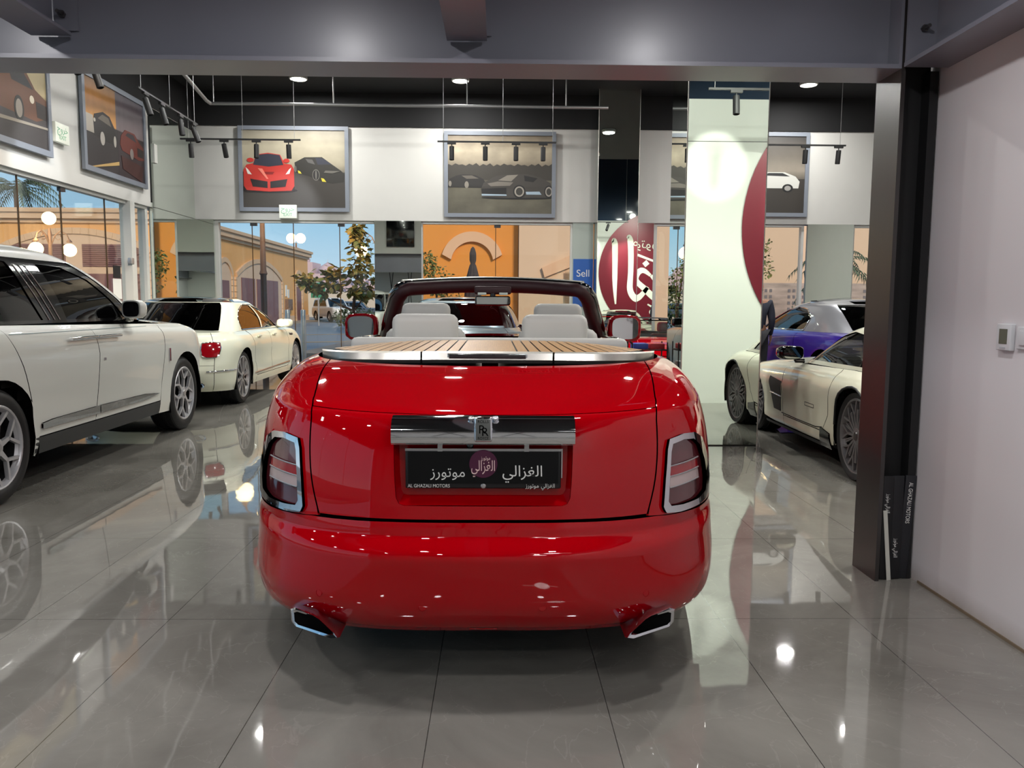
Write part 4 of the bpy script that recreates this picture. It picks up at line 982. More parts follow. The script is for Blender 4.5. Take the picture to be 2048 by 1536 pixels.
# ================================================================== generic closed car
def closed_car(name, loc, rz, label, sp):
    root = empty(name, loc, rz, label, 'car'); P = sp['paint']; W_ = Wrap(sp['body'], sp.get('side')); S = S2(W_); top = W_.n-1.0
    ax = sp['axles']; R = sp['R']; ar = sp['arch']; az = R; wy = sp['half']
    sv = .3; far = sp.get('far', False); su = .05 if not far else .1
    f_, m_, b_ = sp['seams']      # front, middle, back seams: lists of (x, z) going up (middle may be None)
    gap = .005; zs = sp['sill']
    nose = sp.get('nose', 2.99)
    for sgn in (0, 1):
        if sp.get('one_side') is not None and sgn != sp['one_side'] and far: pass
        def pan(nm, uv, holes=(), mt=P): return panel(nm, uv, S, su, sv, mt, root, mirror=sgn, holes=holes, lip=.012)
        fs = [W_.inv('s', x+gap, z) for x, z in f_]
        bs = [W_.inv('s', x-gap, z) for x, z in b_]
        # front wing: up the door seam, over to the nose, back along the arch
        arc_f = [W_.inv('s', x, z) for x, z in arc(ax[1], az, ar, PI+.35, -.35, 20)]
        lowf = W_.inv('s', f_[0][0]+gap, zs)
        pan('front_wing', [lowf]+fs+[(fs[-1][0], top), (2.55, top), (2.55, 0.02)]+arc_f[::-1])
        arc_b = [W_.inv('s', x, z) for x, z in arc(ax[0], az, ar, -.35, PI+.35, 20)]
        lowb = W_.inv('s', b_[0][0]-gap, zs)
        ub = sp.get('rear_u', .55)
        pan('rear_wing', [lowb]+bs+[(bs[-1][0], top), (ub, top), (ub, 0.02)]+arc_b[::-1][:0]+[arc_b[-1]]+arc_b[::-1][1:])
        a1 = [W_.inv('s', x-gap, z) for x, z in f_]
        if m_:
            mm = [W_.inv('s', x+gap, z) for x, z in m_]; m2 = [W_.inv('s', x-gap, z) for x, z in m_]
            pan('front_door', mm+[(mm[-1][0], top), (a1[-1][0], top)]+a1[::-1])
            b2 = [W_.inv('s', x+gap, z) for x, z in b_]
            pan('rear_door', b2+[(b2[-1][0], top), (m2[-1][0], top)]+m2[::-1])
        else:
            b2 = [W_.inv('s', x+gap, z) for x, z in b_]
            pan('door', b2+[(b2[-1][0], top), (a1[-1][0], top)]+a1[::-1])
        sl = [W_.inv('s', x, sp['seams'][0][0][1]-.008) for x in np.linspace(b_[0][0], f_[0][0], 8)]
        pan('sill', sl+[W_.inv('s', f_[0][0], zs), W_.inv('s', b_[0][0], zs)], mt=sp.get('sillmat', P))
    def Sd(u, v):
        Q = W_.S(np.abs(u), v); Q[..., 1] = np.where(np.asarray(u) < 0, -Q[..., 1], Q[..., 1]); return Q
    rh = sp.get('rear_holes', [])
    hol = []
    for h in rh:
        q = poly(W_, 'r', h); hol += [q, [(-u, v) for u, v in q[::-1]]]
    vb = sp['boot_v']
    ub = sp.get('rear_u', .55)
    panel('boot_lid', [(ub-.005, vb), (ub-.005, top), (-ub+.005, top), (-ub+.005, vb)], Sd, su*.8, sv, P, root, holes=hol)
    panel('rear_bumper', [(ub-.005, 0.0), (ub-.005, vb-.04), (-ub+.005, vb-.04), (-ub+.005, 0.0)], Sd, su*.8, sv, P, root)
    Fd = lambda u, v: Sd(3-np.abs(u), v)*np.where(np.asarray(u)[..., None] < 0, np.array([1, -1, 1]), 1)
    panel('front_bumper', [(.445, 0.0), (.445, top), (-.445, top), (-.445, 0.0)], Fd, su, sv, P, root)
    cap('bonnet', W_, sp['crown'][0], P, root, np.linspace(sp['cut'][1], 2.985, 30))
    cap('rear_deck', W_, sp['crown'][1], P, root, np.linspace(.015, sp['cut'][0], 24))
    cap('body_shelf', W_, .0, M_void, root, np.linspace(sp['cut'][0], sp['cut'][1], 10))
    hull(root, W_, [(ax[0], az), (ax[1], az)], inset=.05, r=ar+.01, vmax=W_.n-2)
    for a in ax: liner(root, a, az, ar+.005, wy)
    for k, a in enumerate(ax):
        for s in (-1, 1): wheel(root, (a, s*(wy-.02), az), R, sp['tw'], sp['rim'], sp['style'], s, sp['rimmat'], hubmat=sp.get('hub'), far=far)
    # greenhouse
    G = Wrap(sp['green'], sp.get('gside')); GS = S2(G); gt = G.n-1.0; pv = sp['pillar_v']
    def GSd(u, v):
        Q = G.S(np.abs(u), v); Q[..., 1] = np.where(np.asarray(u) < 0, -Q[..., 1], Q[..., 1]); return Q
    GF = lambda u, v: GSd(3-np.abs(u), v)*np.where(np.asarray(u)[..., None] < 0, np.array([1, -1, 1]), 1)
    wins = [poly(G, 's', q) if isinstance(q[0][0], float) else [(u, v) for _, u, v in q] for q in sp['windows']]
    for sgn in (0, 1):
        fr = panel('window_frame_panel', [(.55, 0.0), (2.52, 0.0), (2.52, pv), (.55, pv)], GS, su, .2, sp.get('framemat', M_black), root, mirror=sgn, holes=wins, lip=.015)
        if pv < gt: panel('roof_rail', [(.30, pv+.0), (2.75, pv+.0), (2.75, gt), (.30, gt)], GS, su, .2, sp['roofmat'], root, mirror=sgn, lip=.01)
        for q in wins: panel('side_window', q, GS, su, .2, sp.get('glass', M_tint), fr, mirror=sgn, off=-.008, lip=0)
        for nm, q in sp.get('gpaint', []):
            panel(nm, [(u, v) for u, v in q], GS, su, .2, P, root, mirror=sgn, off=.006, lip=.01)
    for S_, key, nm in ((GSd, 'rear_glass', 'rear_window'), (GF, 'front_glass', 'windscreen')):
        u1, v0, v1 = sp[key]
        fr = panel(nm+'_frame', [(.56, 0.0), (.56, pv), (-.56, pv), (-.56, 0.0)] if key == 'rear_glass' else [(.49, 0.0), (.49, pv), (-.49, pv), (-.49, 0.0)], S_, su, .2, sp.get('rearframe', P) if key == 'rear_glass' else M_black, root, holes=[[(u1, v0), (u1*.86, v1), (-u1*.86, v1), (-u1, v0)]], lip=.01)
        panel(nm, [(u1, v0), (u1*.86, v1), (-u1*.86, v1), (-u1, v0)], S_, su, .2, sp.get('rglass', sp.get('glass', M_tint)), fr, off=-.004, lip=0)
    cap('roof', G, sp['crown'][2], sp['roofmat'], root, np.linspace(.015, 2.985, 40))
    # dim cabin
    b = MB(); x0, x1 = sp['cabin']; b.box((x0, -wy*.72, .45), (x1, wy*.72, .75)); b.build('cabin_floor', M_blackm, root)
    for xx in sp.get('seats', []):
        for s in (-1, 1):
            bx = MB().box((xx, s*.40-.25, .55), (xx+.18, s*.40+.25, sp['green'][0][0]+.02), None, .05).build('seat', sp.get('seatmat', M_plastic), root, 60)
            headrest(bx, xx+.03, s*.40, sp['green'][0][0]+.04, .26, .17, .09).data.materials[0] = sp.get('seatmat', M_plastic)
    return root, W_, S, G, GS
def on_side(par, name, W_, pts, r, m, sgn=0, off=.004):
    q = [W_.inv('s', x, z) for x, z in pts]; P = W_.S(np.array([a for a, _ in q]), np.array([b for _, b in q])); P[:, 1] -= off
    if sgn: P[:, 1] *= -1
    b = MB(); b.tube([tuple(p) for p in P], r, 8); return b.build(name, m, par, 60)

# ------------------------------------------------------------------ tall white four-wheel drive, front left
spec = dict(paint=M_white, roofmat=M_white, axles=(1.12, 4.47), R=.395, arch=.455, half=.985, tw=.27, rim=.285, style='petal', rimmat=mat('rim_two_tone', (200, 200, 202), .35, metal=.45), hub=M_alloy,
    sill=.27, sillmat=M_plastic, crown=(.06, .05, .05), cut=(1.02, 1.92), boot_v=3, cabin=(.9, 3.3), seats=(1.35, 2.5), seatmat=mat('seat_teal', (30, 60, 74), .6),
    seams=([(3.76, .40), (3.80, .60), (3.90, .95), (3.86, 1.12), (3.78, 1.20)], [(2.42, .40), (2.46, .60), (2.52, .95), (2.42, 1.20)], [(1.53, .40), (1.50, .62), (1.40, .92), (1.26, 1.20)]),
    body=[(.30, .26, .26, .30, .10, 5.16, .955, .8, .7, 3.2, 3.2), (.42, .40, .40, .42, .04, 5.24, .978, .8, .7, 3.4, 3.3), (.62, .60, .60, .62, .0, 5.28, .985, .8, .68, 3.6, 3.4),
          (.88, .86, .86, .88, .0, 5.30, .992, .8, .68, 3.6, 3.4), (1.06, 1.05, 1.03, 1.0, .03, 5.28, .982, .8, .7, 3.4, 3.2), (1.16, 1.16, 1.10, 1.04, .10, 5.24, .955, .8, .75, 3.2, 3.0), (1.215, 1.213, 1.155, 1.07, .20, 5.16, .905, .8, .9, 3, 2.8)],
    green=[(1.21, 1.21, 1.21, 1.17, .22, 3.95, .905, .55, .60, 3.5, 2.6), (1.42, 1.42, 1.42, 1.40, .34, 3.58, .855, .5, .52, 3.5, 2.6), (1.60, 1.60, 1.60, 1.58, .50, 3.20, .795, .5, .5, 3.4, 2.6), (1.70, 1.70, 1.70, 1.68, .60, 2.92, .745, .5, .5, 3.3, 2.6), (1.76, 1.76, 1.76, 1.74, .70, 2.68, .69, .5, .5, 3.2, 2.6), (1.795, 1.795, 1.795, 1.78, .82, 2.45, .60, .5, .5, 3, 2.6)],
    pillar_v=2.9, rear_glass=(.40, .5, 2.6), front_glass=(.42, .3, 2.7),
    windows=[[(.75, 1.235), (1.85, 1.235), (1.62, 1.66), (1.0, 1.67), (.80, 1.5)], [(2.19, 1.235), (3.22, 1.235), (3.02, 1.40), (2.72, 1.56), (2.35, 1.65), (1.99, 1.66)]],
    gpaint=[('pillar_trim', [(2.09, .35), (2.15, .35), (2.15, 2.9), (2.05, 2.9), (2.05, 2.0)])])
SUV, SW, SS, SG, SGS = closed_car('four_wheel_drive_car', (-4.26, 4.14, 0), PI/2+.022, 'tall white luxury four wheel drive with chrome lower door strip', spec)
for sgn in (0, 1):
    b = None
    for q in ([(1.60, .450), (1.60, .492), (1.75, .505), (2.47, .512), (2.47, .448)], [(2.485, .448), (2.485, .512), (3.4, .505), (3.72, .480), (3.40, .452)]):
        panel('door_strip', poly(SW, 's', q), SS, .03, .1, M_chrome, SUV, mirror=sgn, off=.014, lip=.02)
    on_side(SUV, 'door_handle', SW, [(x, 1.085) for x in np.linspace(2.04, 2.46, 5)], .014, M_chrome, sgn, .028)
    on_side(SUV, 'door_handle', SW, [(x, 1.085) for x in np.linspace(2.48, 2.90, 5)], .014, M_chrome, sgn, .028)
    on_side(SUV, 'wing_badge', SW, [(4.0, .78), (4.0, .84), (4.0, .91)], .014, M_chrome, sgn, .004)
    on_side(SUV, 'coach_line', SW, [(x, 1.145) for x in np.linspace(1.3, 3.6, 12)], .0022, mat('coach_grey', (120, 150, 155), .4), sgn, .001)
    b = MB(); 
    s = 1 if sgn else -1
    for k in range(3):
        on_side(SUV, 'pillar_trim', SG, [(1.93+.075*k-.24*(z-1.235)/.42, z) for z in np.linspace(1.235, 1.64, 6)], .0035, M_chrome, sgn, .004)
    side_mirror(SUV, (3.26, s*.90, 1.215), (3.22, s*1.0, 1.31), (.16, .19, .17), M_white, rz=s*.12, gm=M_black)
    on_side(SUV, 'lock_cover', SW, [(2.60, .885), (2.60, .905)], .013, M_alloy, sgn, .0)

# ------------------------------------------------------------------ cream saloon behind it, seen from the rear quarter
def fs_side(x, y, z, u, v):
    h = np.exp(-((x-1.15)/.75)**2)*np.exp(-((z-.80)/.16)**2); w_ = np.exp(-((x-2.6)/.9)**2)*np.exp(-((z-.62)/.2)**2)
    return np.where(y > .5, y+.035*h-.02*w_, y), z
spec = dict(paint=M_cream, roofmat=M_black, axles=(1.08, 4.27), R=.365, arch=.405, half=.975, tw=.28, rim=.285, style='blade', rimmat=M_alloy,
    sill=.23, crown=(.06, .04, .035), cut=(.93, 2.05), boot_v=3.1, cabin=(1.2, 3.3), seats=(1.55, 2.6), side=fs_side, rearframe=M_cream, framemat=M_cream, glass=M_tint2, rglass=M_tint,
    seams=([(3.62, .34), (3.64, .6), (3.66, .84), (3.58, .97)], [(2.55, .34), (2.56, .6), (2.57, .84), (2.56, .97)], [(1.70, .34), (1.58, .62), (1.52, .84), (1.50, .97)]),
    body=[(.26, .22, .22, .26, .10, 5.16, .93, .75, .8, 2.7, 2.6), (.34, .34, .34, .34, .04, 5.24, .965, .8, .85, 2.8, 2.6), (.50, .48, .48, .48, .0, 5.28, .975, .85, .85, 2.9, 2.6),
          (.58, .56, .56, .56, .01, 5.28, .975, .85, .85, 2.9, 2.6), (.72, .70, .70, .68, .03, 5.26, .972, .9, .85, 2.8, 2.5), (.86, .86, .84, .80, .05, 5.18, .955, .95, .95, 2.6, 2.4), (.95, .94, .93, .84, .10, 5.05, .915, 1.0, 1.0, 2.5, 2.4), (.985, .985, .97, .87, .20, 4.9, .86, 1.0, 1.1, 2.5, 2.4)],
    green=[(.98, .98, .98, .95, .62, 3.95, .845, .75, .7, 2.6, 2.6), (1.16, 1.16, 1.16, 1.16, .92, 3.55, .765, .7, .6, 2.8, 2.6), (1.31, 1.31, 1.31, 1.31, 1.20, 3.15, .69, .6, .6, 2.8, 2.6), (1.385, 1.385, 1.385, 1.385, 1.36, 2.9, .635, .5, .5, 2.8, 2.6), (1.43, 1.43, 1.43, 1.42, 1.52, 2.7, .56, .5, .5, 2.8, 2.6)],
    pillar_v=3.0, rear_glass=(.62, .12, 2.9), front_glass=(.42, .2, 2.8),
    windows=[[(1.42, 1.005), (2.46, 1.005), (2.40, 1.345), (2.05, 1.345), (1.72, 1.27), (1.50, 1.15)], [(2.52, 1.005), (3.42, 1.005), (3.15, 1.16), (2.85, 1.28), (2.46, 1.345)]])
SAL, LW, LS, LG, LGS = closed_car('saloon_car', (-4.42, 9.86, 0), PI/2+.028, 'cream white saloon with black glass roof and red tail lamps', spec)
for sgn in (0, 1):
    s = 1 if sgn else -1
    for nm, xs, z in (('bumper_strip', (.62, .66), .50), ('sill_strip', (1.55, 3.70), .37)):
        if nm == 'bumper_strip': on_side(SAL, nm, LW, [(x, .50) for x in np.linspace(.16, .66, 10)], .012, M_chrome, sgn, .002)
        else: on_side(SAL, nm, LW, [(x, .375+.01*(x-1.5)) for x in np.linspace(*xs, 12)], .012, M_chrome, sgn, .002)
    for x in (1.78, 2.70): on_side(SAL, 'door_handle', LW, [(x, .90), (x+.09, .90), (x+.18, .90)], .016, M_cream, sgn, .02)
    lm = panel('tail_lamp', poly(LW, 'r', [(.68, .862), (.76, .870), (.845, .862), (.865, .80), (.857, .72), (.83, .680), (.75, .680), (.695, .70), (.675, .78)]), LS, .02, .15, M_lens, SAL, mirror=sgn, off=.014, lip=.03)
    q = [LW.inv('r', y, z) for y, z in [(.68, .862), (.76, .870), (.845, .862), (.865, .80), (.857, .72), (.83, .680), (.75, .680), (.695, .70), (.675, .78)]]
    P = LW.S(np.array([a for a, _ in q]), np.array([b for _, b in q])); P[:, 0] -= .012; P[:, 1] -= .006
    if sgn: P[:, 1] *= -1
    b = MB(); b.tube([tuple(p) for p in P], .008, 6, True); b.build('lamp_trim', M_chrome, lm, 60)
    b = MB(); b.lathe([(.07, 0), (.08, .01), (.07, .02), (.055, .01), (.05, -.05), (.001, -.05)], 20, plane_mx((.10, s*.66, .33), (0, -1, 0), (0, 0, 1)) @ Matrix.Diagonal((1.1, .55, 1, 1))); ex = b.build('exhaust_tip', M_chrome, SAL, 40)
    side_mirror(SAL, (3.42, s*.84, 1.0), (3.36, s*1.0, 1.055), (.20, .24, .13), M_cream, rz=s*.2, gm=M_carmirror)
    # bright window surround
    q = [(1.42, 1.0), (2.46, 1.0), (3.42, 1.0), (3.15, 1.17), (2.85, 1.29), (2.46, 1.355), (2.05, 1.355), (1.72, 1.28), (1.48, 1.15)]
    uv = [LG.inv('s', x, z) for x, z in q]; P = LG.S(np.array([a for a, _ in uv]), np.array([b for _, b in uv])); P[:, 1] -= .002
    if sgn: P[:, 1] *= -1
    b = MB(); b.tube([tuple(p) for p in P], .008, 6, True); b.build('window_trim', M_chrome, SAL, 60)
    on_side(SAL, 'wing_vent', LW, [(3.80, .86), (3.90, .85), (4.0, .85)], .022, M_gunmetal, sgn, -.008)
box('number_plate', (-.012, -.26, .56), (.01, .26, .68), MATS['plate_black'], SAL, .004)

# ------------------------------------------------------------------ ivory sports car on the right
def gull_side(x, y, z, u, v):
    h = np.exp(-((x-.95)/.6)**2)*np.exp(-((z-.70)/.15)**2); f = np.exp(-((x-3.65)/.7)**2)*np.exp(-((z-.66)/.15)**2)
    return np.where(y > .5, y+.05*h+.03*f, y), z
spec = dict(paint=M_sls, roofmat=M_sls, axles=(.95, 3.63), R=.355, arch=.395, half=.97, tw=.29, rim=.298, style='mesh', rimmat=mat('rim_grey', (118, 116, 116), .35, metal=.35),
    sill=.17, sillmat=M_sls, crown=(.05, .06, .04), cut=(.80, 1.70), boot_v=3, cabin=(1.0, 2.2), seats=(1.35,), seatmat=M_redrim, side=gull_side, rearframe=M_sls, framemat=M_sls, glass=M_tint2,
    seams=([(2.62, .30), (2.64, .45), (2.66, .65), (2.60, .83)], None, [(1.60, .30), (1.47, .45), (1.42, .66), (1.40, .83)]),
    body=[(.22, .16, .16, .18, .12, 4.45, .92, .7, .8, 2.8, 2.5), (.32, .26, .26, .28, .04, 4.55, .955, .75, .85, 2.8, 2.5), (.48, .42, .42, .42, .0, 4.60, .96, .8, .85, 2.8, 2.4),
          (.62, .58, .56, .54, .0, 4.60, .965, .85, .9, 2.7, 2.4), (.74, .70, .66, .60, .04, 4.50, .955, .9, 1.0, 2.5, 2.3), (.82, .80, .76, .66, .14, 4.35, .915, .95, 1.1, 2.4, 2.3), (.86, .855, .81, .70, .28, 4.15, .85, .95, 1.2, 2.4, 2.3)],
    green=[(.85, .85, .84, .83, .45, 2.75, .84, .7, .55, 2.6, 2.5), (1.0, 1.0, 1.0, 1.0, .75, 2.42, .77, .6, .5, 2.6, 2.5), (1.12, 1.12, 1.12, 1.12, 1.0, 2.18, .69, .5, .45, 2.6, 2.5), (1.19, 1.19, 1.19, 1.19, 1.2, 2.0, .61, .4, .4, 2.6, 2.5), (1.225, 1.225, 1.225, 1.225, 1.32, 1.85, .52, .4, .35, 2.6, 2.5)],
    pillar_v=2.95, rear_glass=(.5, .3, 2.7), front_glass=(.42, .2, 2.8),
    windows=[[(1.15, .885), (2.42, .875), (2.22, 1.0), (1.98, 1.10), (1.72, 1.155), (1.45, 1.14), (1.28, 1.03)]])
SLS, PW, PS, PG, PGS = closed_car('sports_car', (3.74, 5.14, 0), PI/2-.03, 'ivory long-bonnet sports car with black side vents and grey mesh wheels', spec)
for sgn in (0, 1):
    s = 1 if sgn else -1
    vt = panel('wing_vent', poly(PW, 's', [(2.69, .625), (3.02, .655), (3.0, .50), (2.69, .485)]), PS, .04, .2, M_blackm, SLS, mirror=sgn, off=.004, lip=.01)
    panel('vent_louvre', poly(PW, 's', [(2.69, .465), (2.99, .48), (2.90, .33), (2.69, .325)]), PS, .04, .2, M_blackm, vt, mirror=sgn, off=.004, lip=.01)
    on_side(vt, 'vent_bar', PW, [(2.69, .475), (2.84, .483), (3.0, .49)], .007, M_chrome, sgn, .006)
    on_side(SLS, 'door_line', PW, [(2.66, .315), (2.2, .31), (1.75, .312), (1.60, .33)], .004, M_void, sgn, .002)
    panel('sill_blade', poly(PW, 's', [(1.42, .165), (1.42, .30), (1.62, .33), (1.66, .168)]), PS, .04, .2, M_black, SLS, mirror=sgn, off=.012, lip=.02)
    panel('sill_skirt', poly(PW, 's', [(1.62, .162), (1.62, .20), (3.20, .19), (3.20, .162)]), PS, .04, .2, M_blackm, SLS, mirror=sgn, off=.012, lip=.02)
    q = [(1.80, .50), (2.02, .50), (2.02, .47), (1.80, .47), (1.80, .50)]; on_side(SLS, 'handle_line', PW, q, .0025, M_void, sgn, .001)
    side_mirror(SLS, (2.42, s*.84, .85), (2.44, s*.99, .93), (.17, .24, .13), M_black, rz=s*.2, gm=M_carmirror)
    on_side(SLS, 'arch_edge', PW, arc(.95, .355, .39, 0.1, PI-.1, 14), .010, M_blackm, sgn, -.004)

# ------------------------------------------------------------------ two-tone coupe behind the ivory car
spec = dict(paint=M_purple, roofmat=M_silver, axles=(1.1, 4.2), R=.37, arch=.41, half=.96, tw=.27, rim=.27, style='star', rimmat=M_alloy, far=True,
    sill=.24, crown=(.06, .06, .05), cut=(.98, 2.0), boot_v=3, cabin=(1.2, 3.2), seats=(2.4,), rearframe=M_silver, framemat=M_silver, glass=M_tint2,
    seams=([(3.5, .36), (3.52, .6), (3.5, .9), (3.45, 1.0)], None, [(2.0, .36), (2.0, .6), (2.0, .9), (2.0, 1.0)]),
    body=[(.26, .22, .22, .26, .15, 5.1, .92, .8, .8, 2.7, 2.8), (.36, .34, .34, .34, .05, 5.2, .955, .85, .8, 2.8, 2.8), (.52, .50, .50, .50, .0, 5.22, .965, .9, .8, 2.8, 2.8), (.70, .70, .70, .70, .0, 5.22, .965, .9, .8, 2.8, 2.8), (.85, .88, .86, .84, .04, 5.18, .945, 1.0, .8, 2.6, 2.8), (.93, .97, .96, .92, .10, 5.1, .90, 1.1, .9, 2.5, 2.6), (.97, 1.01, 1.0, .96, .22, 4.95, .84, 1.1, 1.0, 2.5, 2.6)],
    green=[(.98, 1.0, 1.0, .96, .40, 3.9, .83, 1.1, .7, 2.4, 2.6), (1.14, 1.17, 1.17, 1.15, .72, 3.5, .76, 1.0, .6, 2.5, 2.6), (1.30, 1.32, 1.32, 1.31, 1.05, 3.12, .69, .9, .6, 2.5, 2.6), (1.40, 1.41, 1.41, 1.40, 1.35, 2.85, .62, .8, .5, 2.6, 2.6), (1.455, 1.46, 1.46, 1.455, 1.65, 2.6, .52, .7, .5, 2.6, 2.6)],
    pillar_v=3.2, rear_glass=(.62, .35, 3.0), front_glass=(.42, .2, 2.9),
    windows=[[(2.05, 1.025), (3.35, 1.025), (3.10, 1.17), (2.75, 1.31), (2.40, 1.36), (2.10, 1.33), (1.86, 1.20), (1.90, 1.05)]])
COU, CW, CS, CG, CGS = closed_car('coupe_car', (5.62, 10.05, 0), PI/2+.09, 'purple and silver two-tone coupe behind the ivory sports car', spec)
q = [(1.92, 1.02), (3.38, 1.02), (3.10, 1.18), (2.75, 1.32), (2.40, 1.37), (2.10, 1.34), (1.86, 1.21)]
for sgn in (0, 1):
    uv = [CG.inv('s', x, z) for x, z in q]; P = CG.S(np.array([a for a, _ in uv]), np.array([b for _, b in uv])); P[:, 1] -= .002
    if sgn: P[:, 1] *= -1
    b = MB(); b.tube([tuple(p) for p in P], .012, 6, True); b.build('window_trim', M_chrome, COU, 60)

# ------------------------------------------------------------------ blue-grey car ahead of the red one
spec = dict(paint=M_steelblue, roofmat=M_steelblue, axles=(1.0, 3.95), R=.38, arch=.43, half=.98, tw=.28, rim=.27, style='star', rimmat=M_gunmetal, far=True,
    sill=.25, crown=(.06, .04, .03), cut=(.95, 2.0), boot_v=3, cabin=(1.0, 3.1), seats=(2.4,), rearframe=M_steelblue, framemat=M_black,
    seams=([(3.3, .38), (3.32, .6), (3.3, .9), (3.25, 1.02)], None, [(1.9, .38), (1.9, .6), (1.9, .9), (1.9, 1.02)]),
    body=[(.30, .25, .25, .26, .15, 4.8, .92, .8, .8, 2.7, 2.8), (.40, .36, .36, .36, .05, 4.9, .965, .85, .8, 2.8, 2.8), (.58, .52, .52, .52, .0, 4.95, .985, .9, .8, 2.8, 2.8), (.74, .72, .72, .70, .0, 4.95, .985, .9, .8, 2.8, 2.8), (.90, .90, .88, .80, .05, 4.9, .965, .95, .9, 2.6, 2.8), (1.0, 1.0, .96, .86, .14, 4.75, .91, 1.0, 1.0, 2.5, 2.6), (1.06, 1.05, 1.0, .9, .30, 4.6, .84, 1.0, 1.0, 2.5, 2.6)],
    green=[(1.05, 1.04, 1.02, 1.0, .42, 3.6, .83, .9, .7, 2.4, 2.6), (1.20, 1.20, 1.19, 1.18, .62, 3.25, .77, .8, .6, 2.5, 2.6), (1.34, 1.34, 1.33, 1.32, .86, 2.9, .70, .7, .6, 2.5, 2.6), (1.42, 1.42, 1.41, 1.40, 1.05, 2.6, .63, .6, .5, 2.6, 2.6), (1.46, 1.46, 1.45, 1.44, 1.25, 2.4, .54, .6, .5, 2.6, 2.6)],
    pillar_v=3.1, rear_glass=(.66, .25, 2.6), front_glass=(.42, .2, 2.9),
    windows=[[(1.40, 1.07), (3.05, 1.05), (2.8, 1.2), (2.5, 1.31), (2.1, 1.37), (1.7, 1.36), (1.45, 1.28), (1.30, 1.15)]])
BLU, BW, BS, BG, BGS = closed_car('sports_utility_car', (-.62, 10.3, 0), PI/2-.06, 'blue-grey car with tinted rear window ahead of the red convertible', spec)
for s in (-1, 1): side_mirror(BLU, (3.0, s*.82, 1.03), (2.95, s*1.03, 1.10), (.18, .22, .15), M_black, rz=s*.15)

# ------------------------------------------------------------------ low red roadster on the right, beyond
spec = dict(paint=M_red, roofmat=M_blackm, axles=(.95, 3.55), R=.34, arch=.38, half=.95, tw=.27, rim=.25, style='star', rimmat=M_gunmetal, far=True,
    sill=.20, crown=(.05, .05, .02), cut=(.95, 1.95), boot_v=3, cabin=(1.2, 2.4), seats=(1.5,), rearframe=M_red, framemat=M_blackm, glass=M_screen, rglass=M_screen, seatmat=M_redrim,
    seams=([(2.7, .30), (2.7, .45), (2.7, .65), (2.6, .85)], None, [(1.6, .30), (1.6, .45), (1.6, .65), (1.6, .85)]),
    body=[(.24, .18, .18, .20, .12, 4.35, .90, .7, .8, 2.6, 2.4), (.34, .28, .28, .28, .04, 4.45, .94, .75, .85, 2.6, 2.4), (.50, .44, .42, .40, .0, 4.50, .955, .8, .85, 2.6, 2.4), (.64, .60, .56, .50, .0, 4.48, .955, .85, .95, 2.6, 2.3), (.78, .74, .68, .56, .04, 4.38, .935, .9, 1.0, 2.5, 2.3), (.86, .84, .78, .62, .14, 4.2, .89, .95, 1.1, 2.4, 2.3), (.90, .89, .84, .66, .28, 4.0, .82, .95, 1.2, 2.4, 2.3)],
    green=[(.89, .88, .86, .84, 1.0, 2.95, .80, .4, .55, 2.6, 2.5), (.98, .98, .98, .98, 1.3, 2.6, .74, .3, .5, 2.6, 2.5), (1.08, 1.08, 1.08, 1.08, 1.5, 2.35, .68, .3, .45, 2.6, 2.5), (1.14, 1.14, 1.14, 1.14, 1.6, 2.2, .62, .3, .4, 2.6, 2.5), (1.165, 1.165, 1.165, 1.165, 1.7, 2.1, .55, .2, .3, 2.6, 2.5)],
    pillar_v=2.95, rear_glass=(.7, .3, 2.7), front_glass=(.45, .1, 2.9),
    windows=[[(1.55, .90), (2.6, .90), (2.4, 1.0), (2.15, 1.08), (1.8, 1.08), (1.65, 1.0)]])
ROA = closed_car('roadster_car', (2.50, 15.05, 0), -PI/2-.03, 'low glossy red roadster with black roof beyond the right pillars', spec)[0]

# ================================================================== hanging pictures
def art_mat(name, ramp, noise=(6, .25), vertical=True):
    m = bpy.data.materials.new(name); m.use_nodes = True; n = m.node_tree; b = n.nodes['Principled BSDF']; N = n.nodes.new; L = n.links.new
    t = N('ShaderNodeTexCoord'); s = N('ShaderNodeSeparateXYZ'); L(t.outputs['Generated'], s.inputs[0])
    nz = N('ShaderNodeTexNoise'); nz.inputs['Scale'].default_value = noise[0]; nz.inputs['Detail'].default_value = 7; L(t.outputs['Generated'], nz.inputs[0])
    r = N('ShaderNodeValToRGB'); e = r.color_ramp.elements; e[0].position, e[0].color = ramp[0][0], (*lin(ramp[0][1]), 1); e[1].position, e[1].color = ramp[-1][0], (*lin(ramp[-1][1]), 1)
    for p, c in ramp[1:-1]: q = e.new(p); q.color = (*lin(c), 1)
    L(s.outputs[2], r.inputs[0])
    mx = N('ShaderNodeMix'); mx.data_type = 'RGBA'; mx.blend_type = 'OVERLAY'; mx.inputs[0].default_value = noise[1]
    L(r.outputs[0], mx.inputs[6]); L(nz.outputs[0], mx.inputs[7]); L(mx.outputs[2], b.inputs['Base Color']); b.inputs['Roughness'].default_value = .5
    return m
M_frame = mat('frame_blue_grey', (120, 126, 136), .45)
def ell(cx, cy, rx, ry, n=20, a0=0, a1=2*PI): return [(cx+rx*math.cos(a0+(a1-a0)*i/n), cy+ry*math.sin(a0+(a1-a0)*i/n)) for i in range(n)]
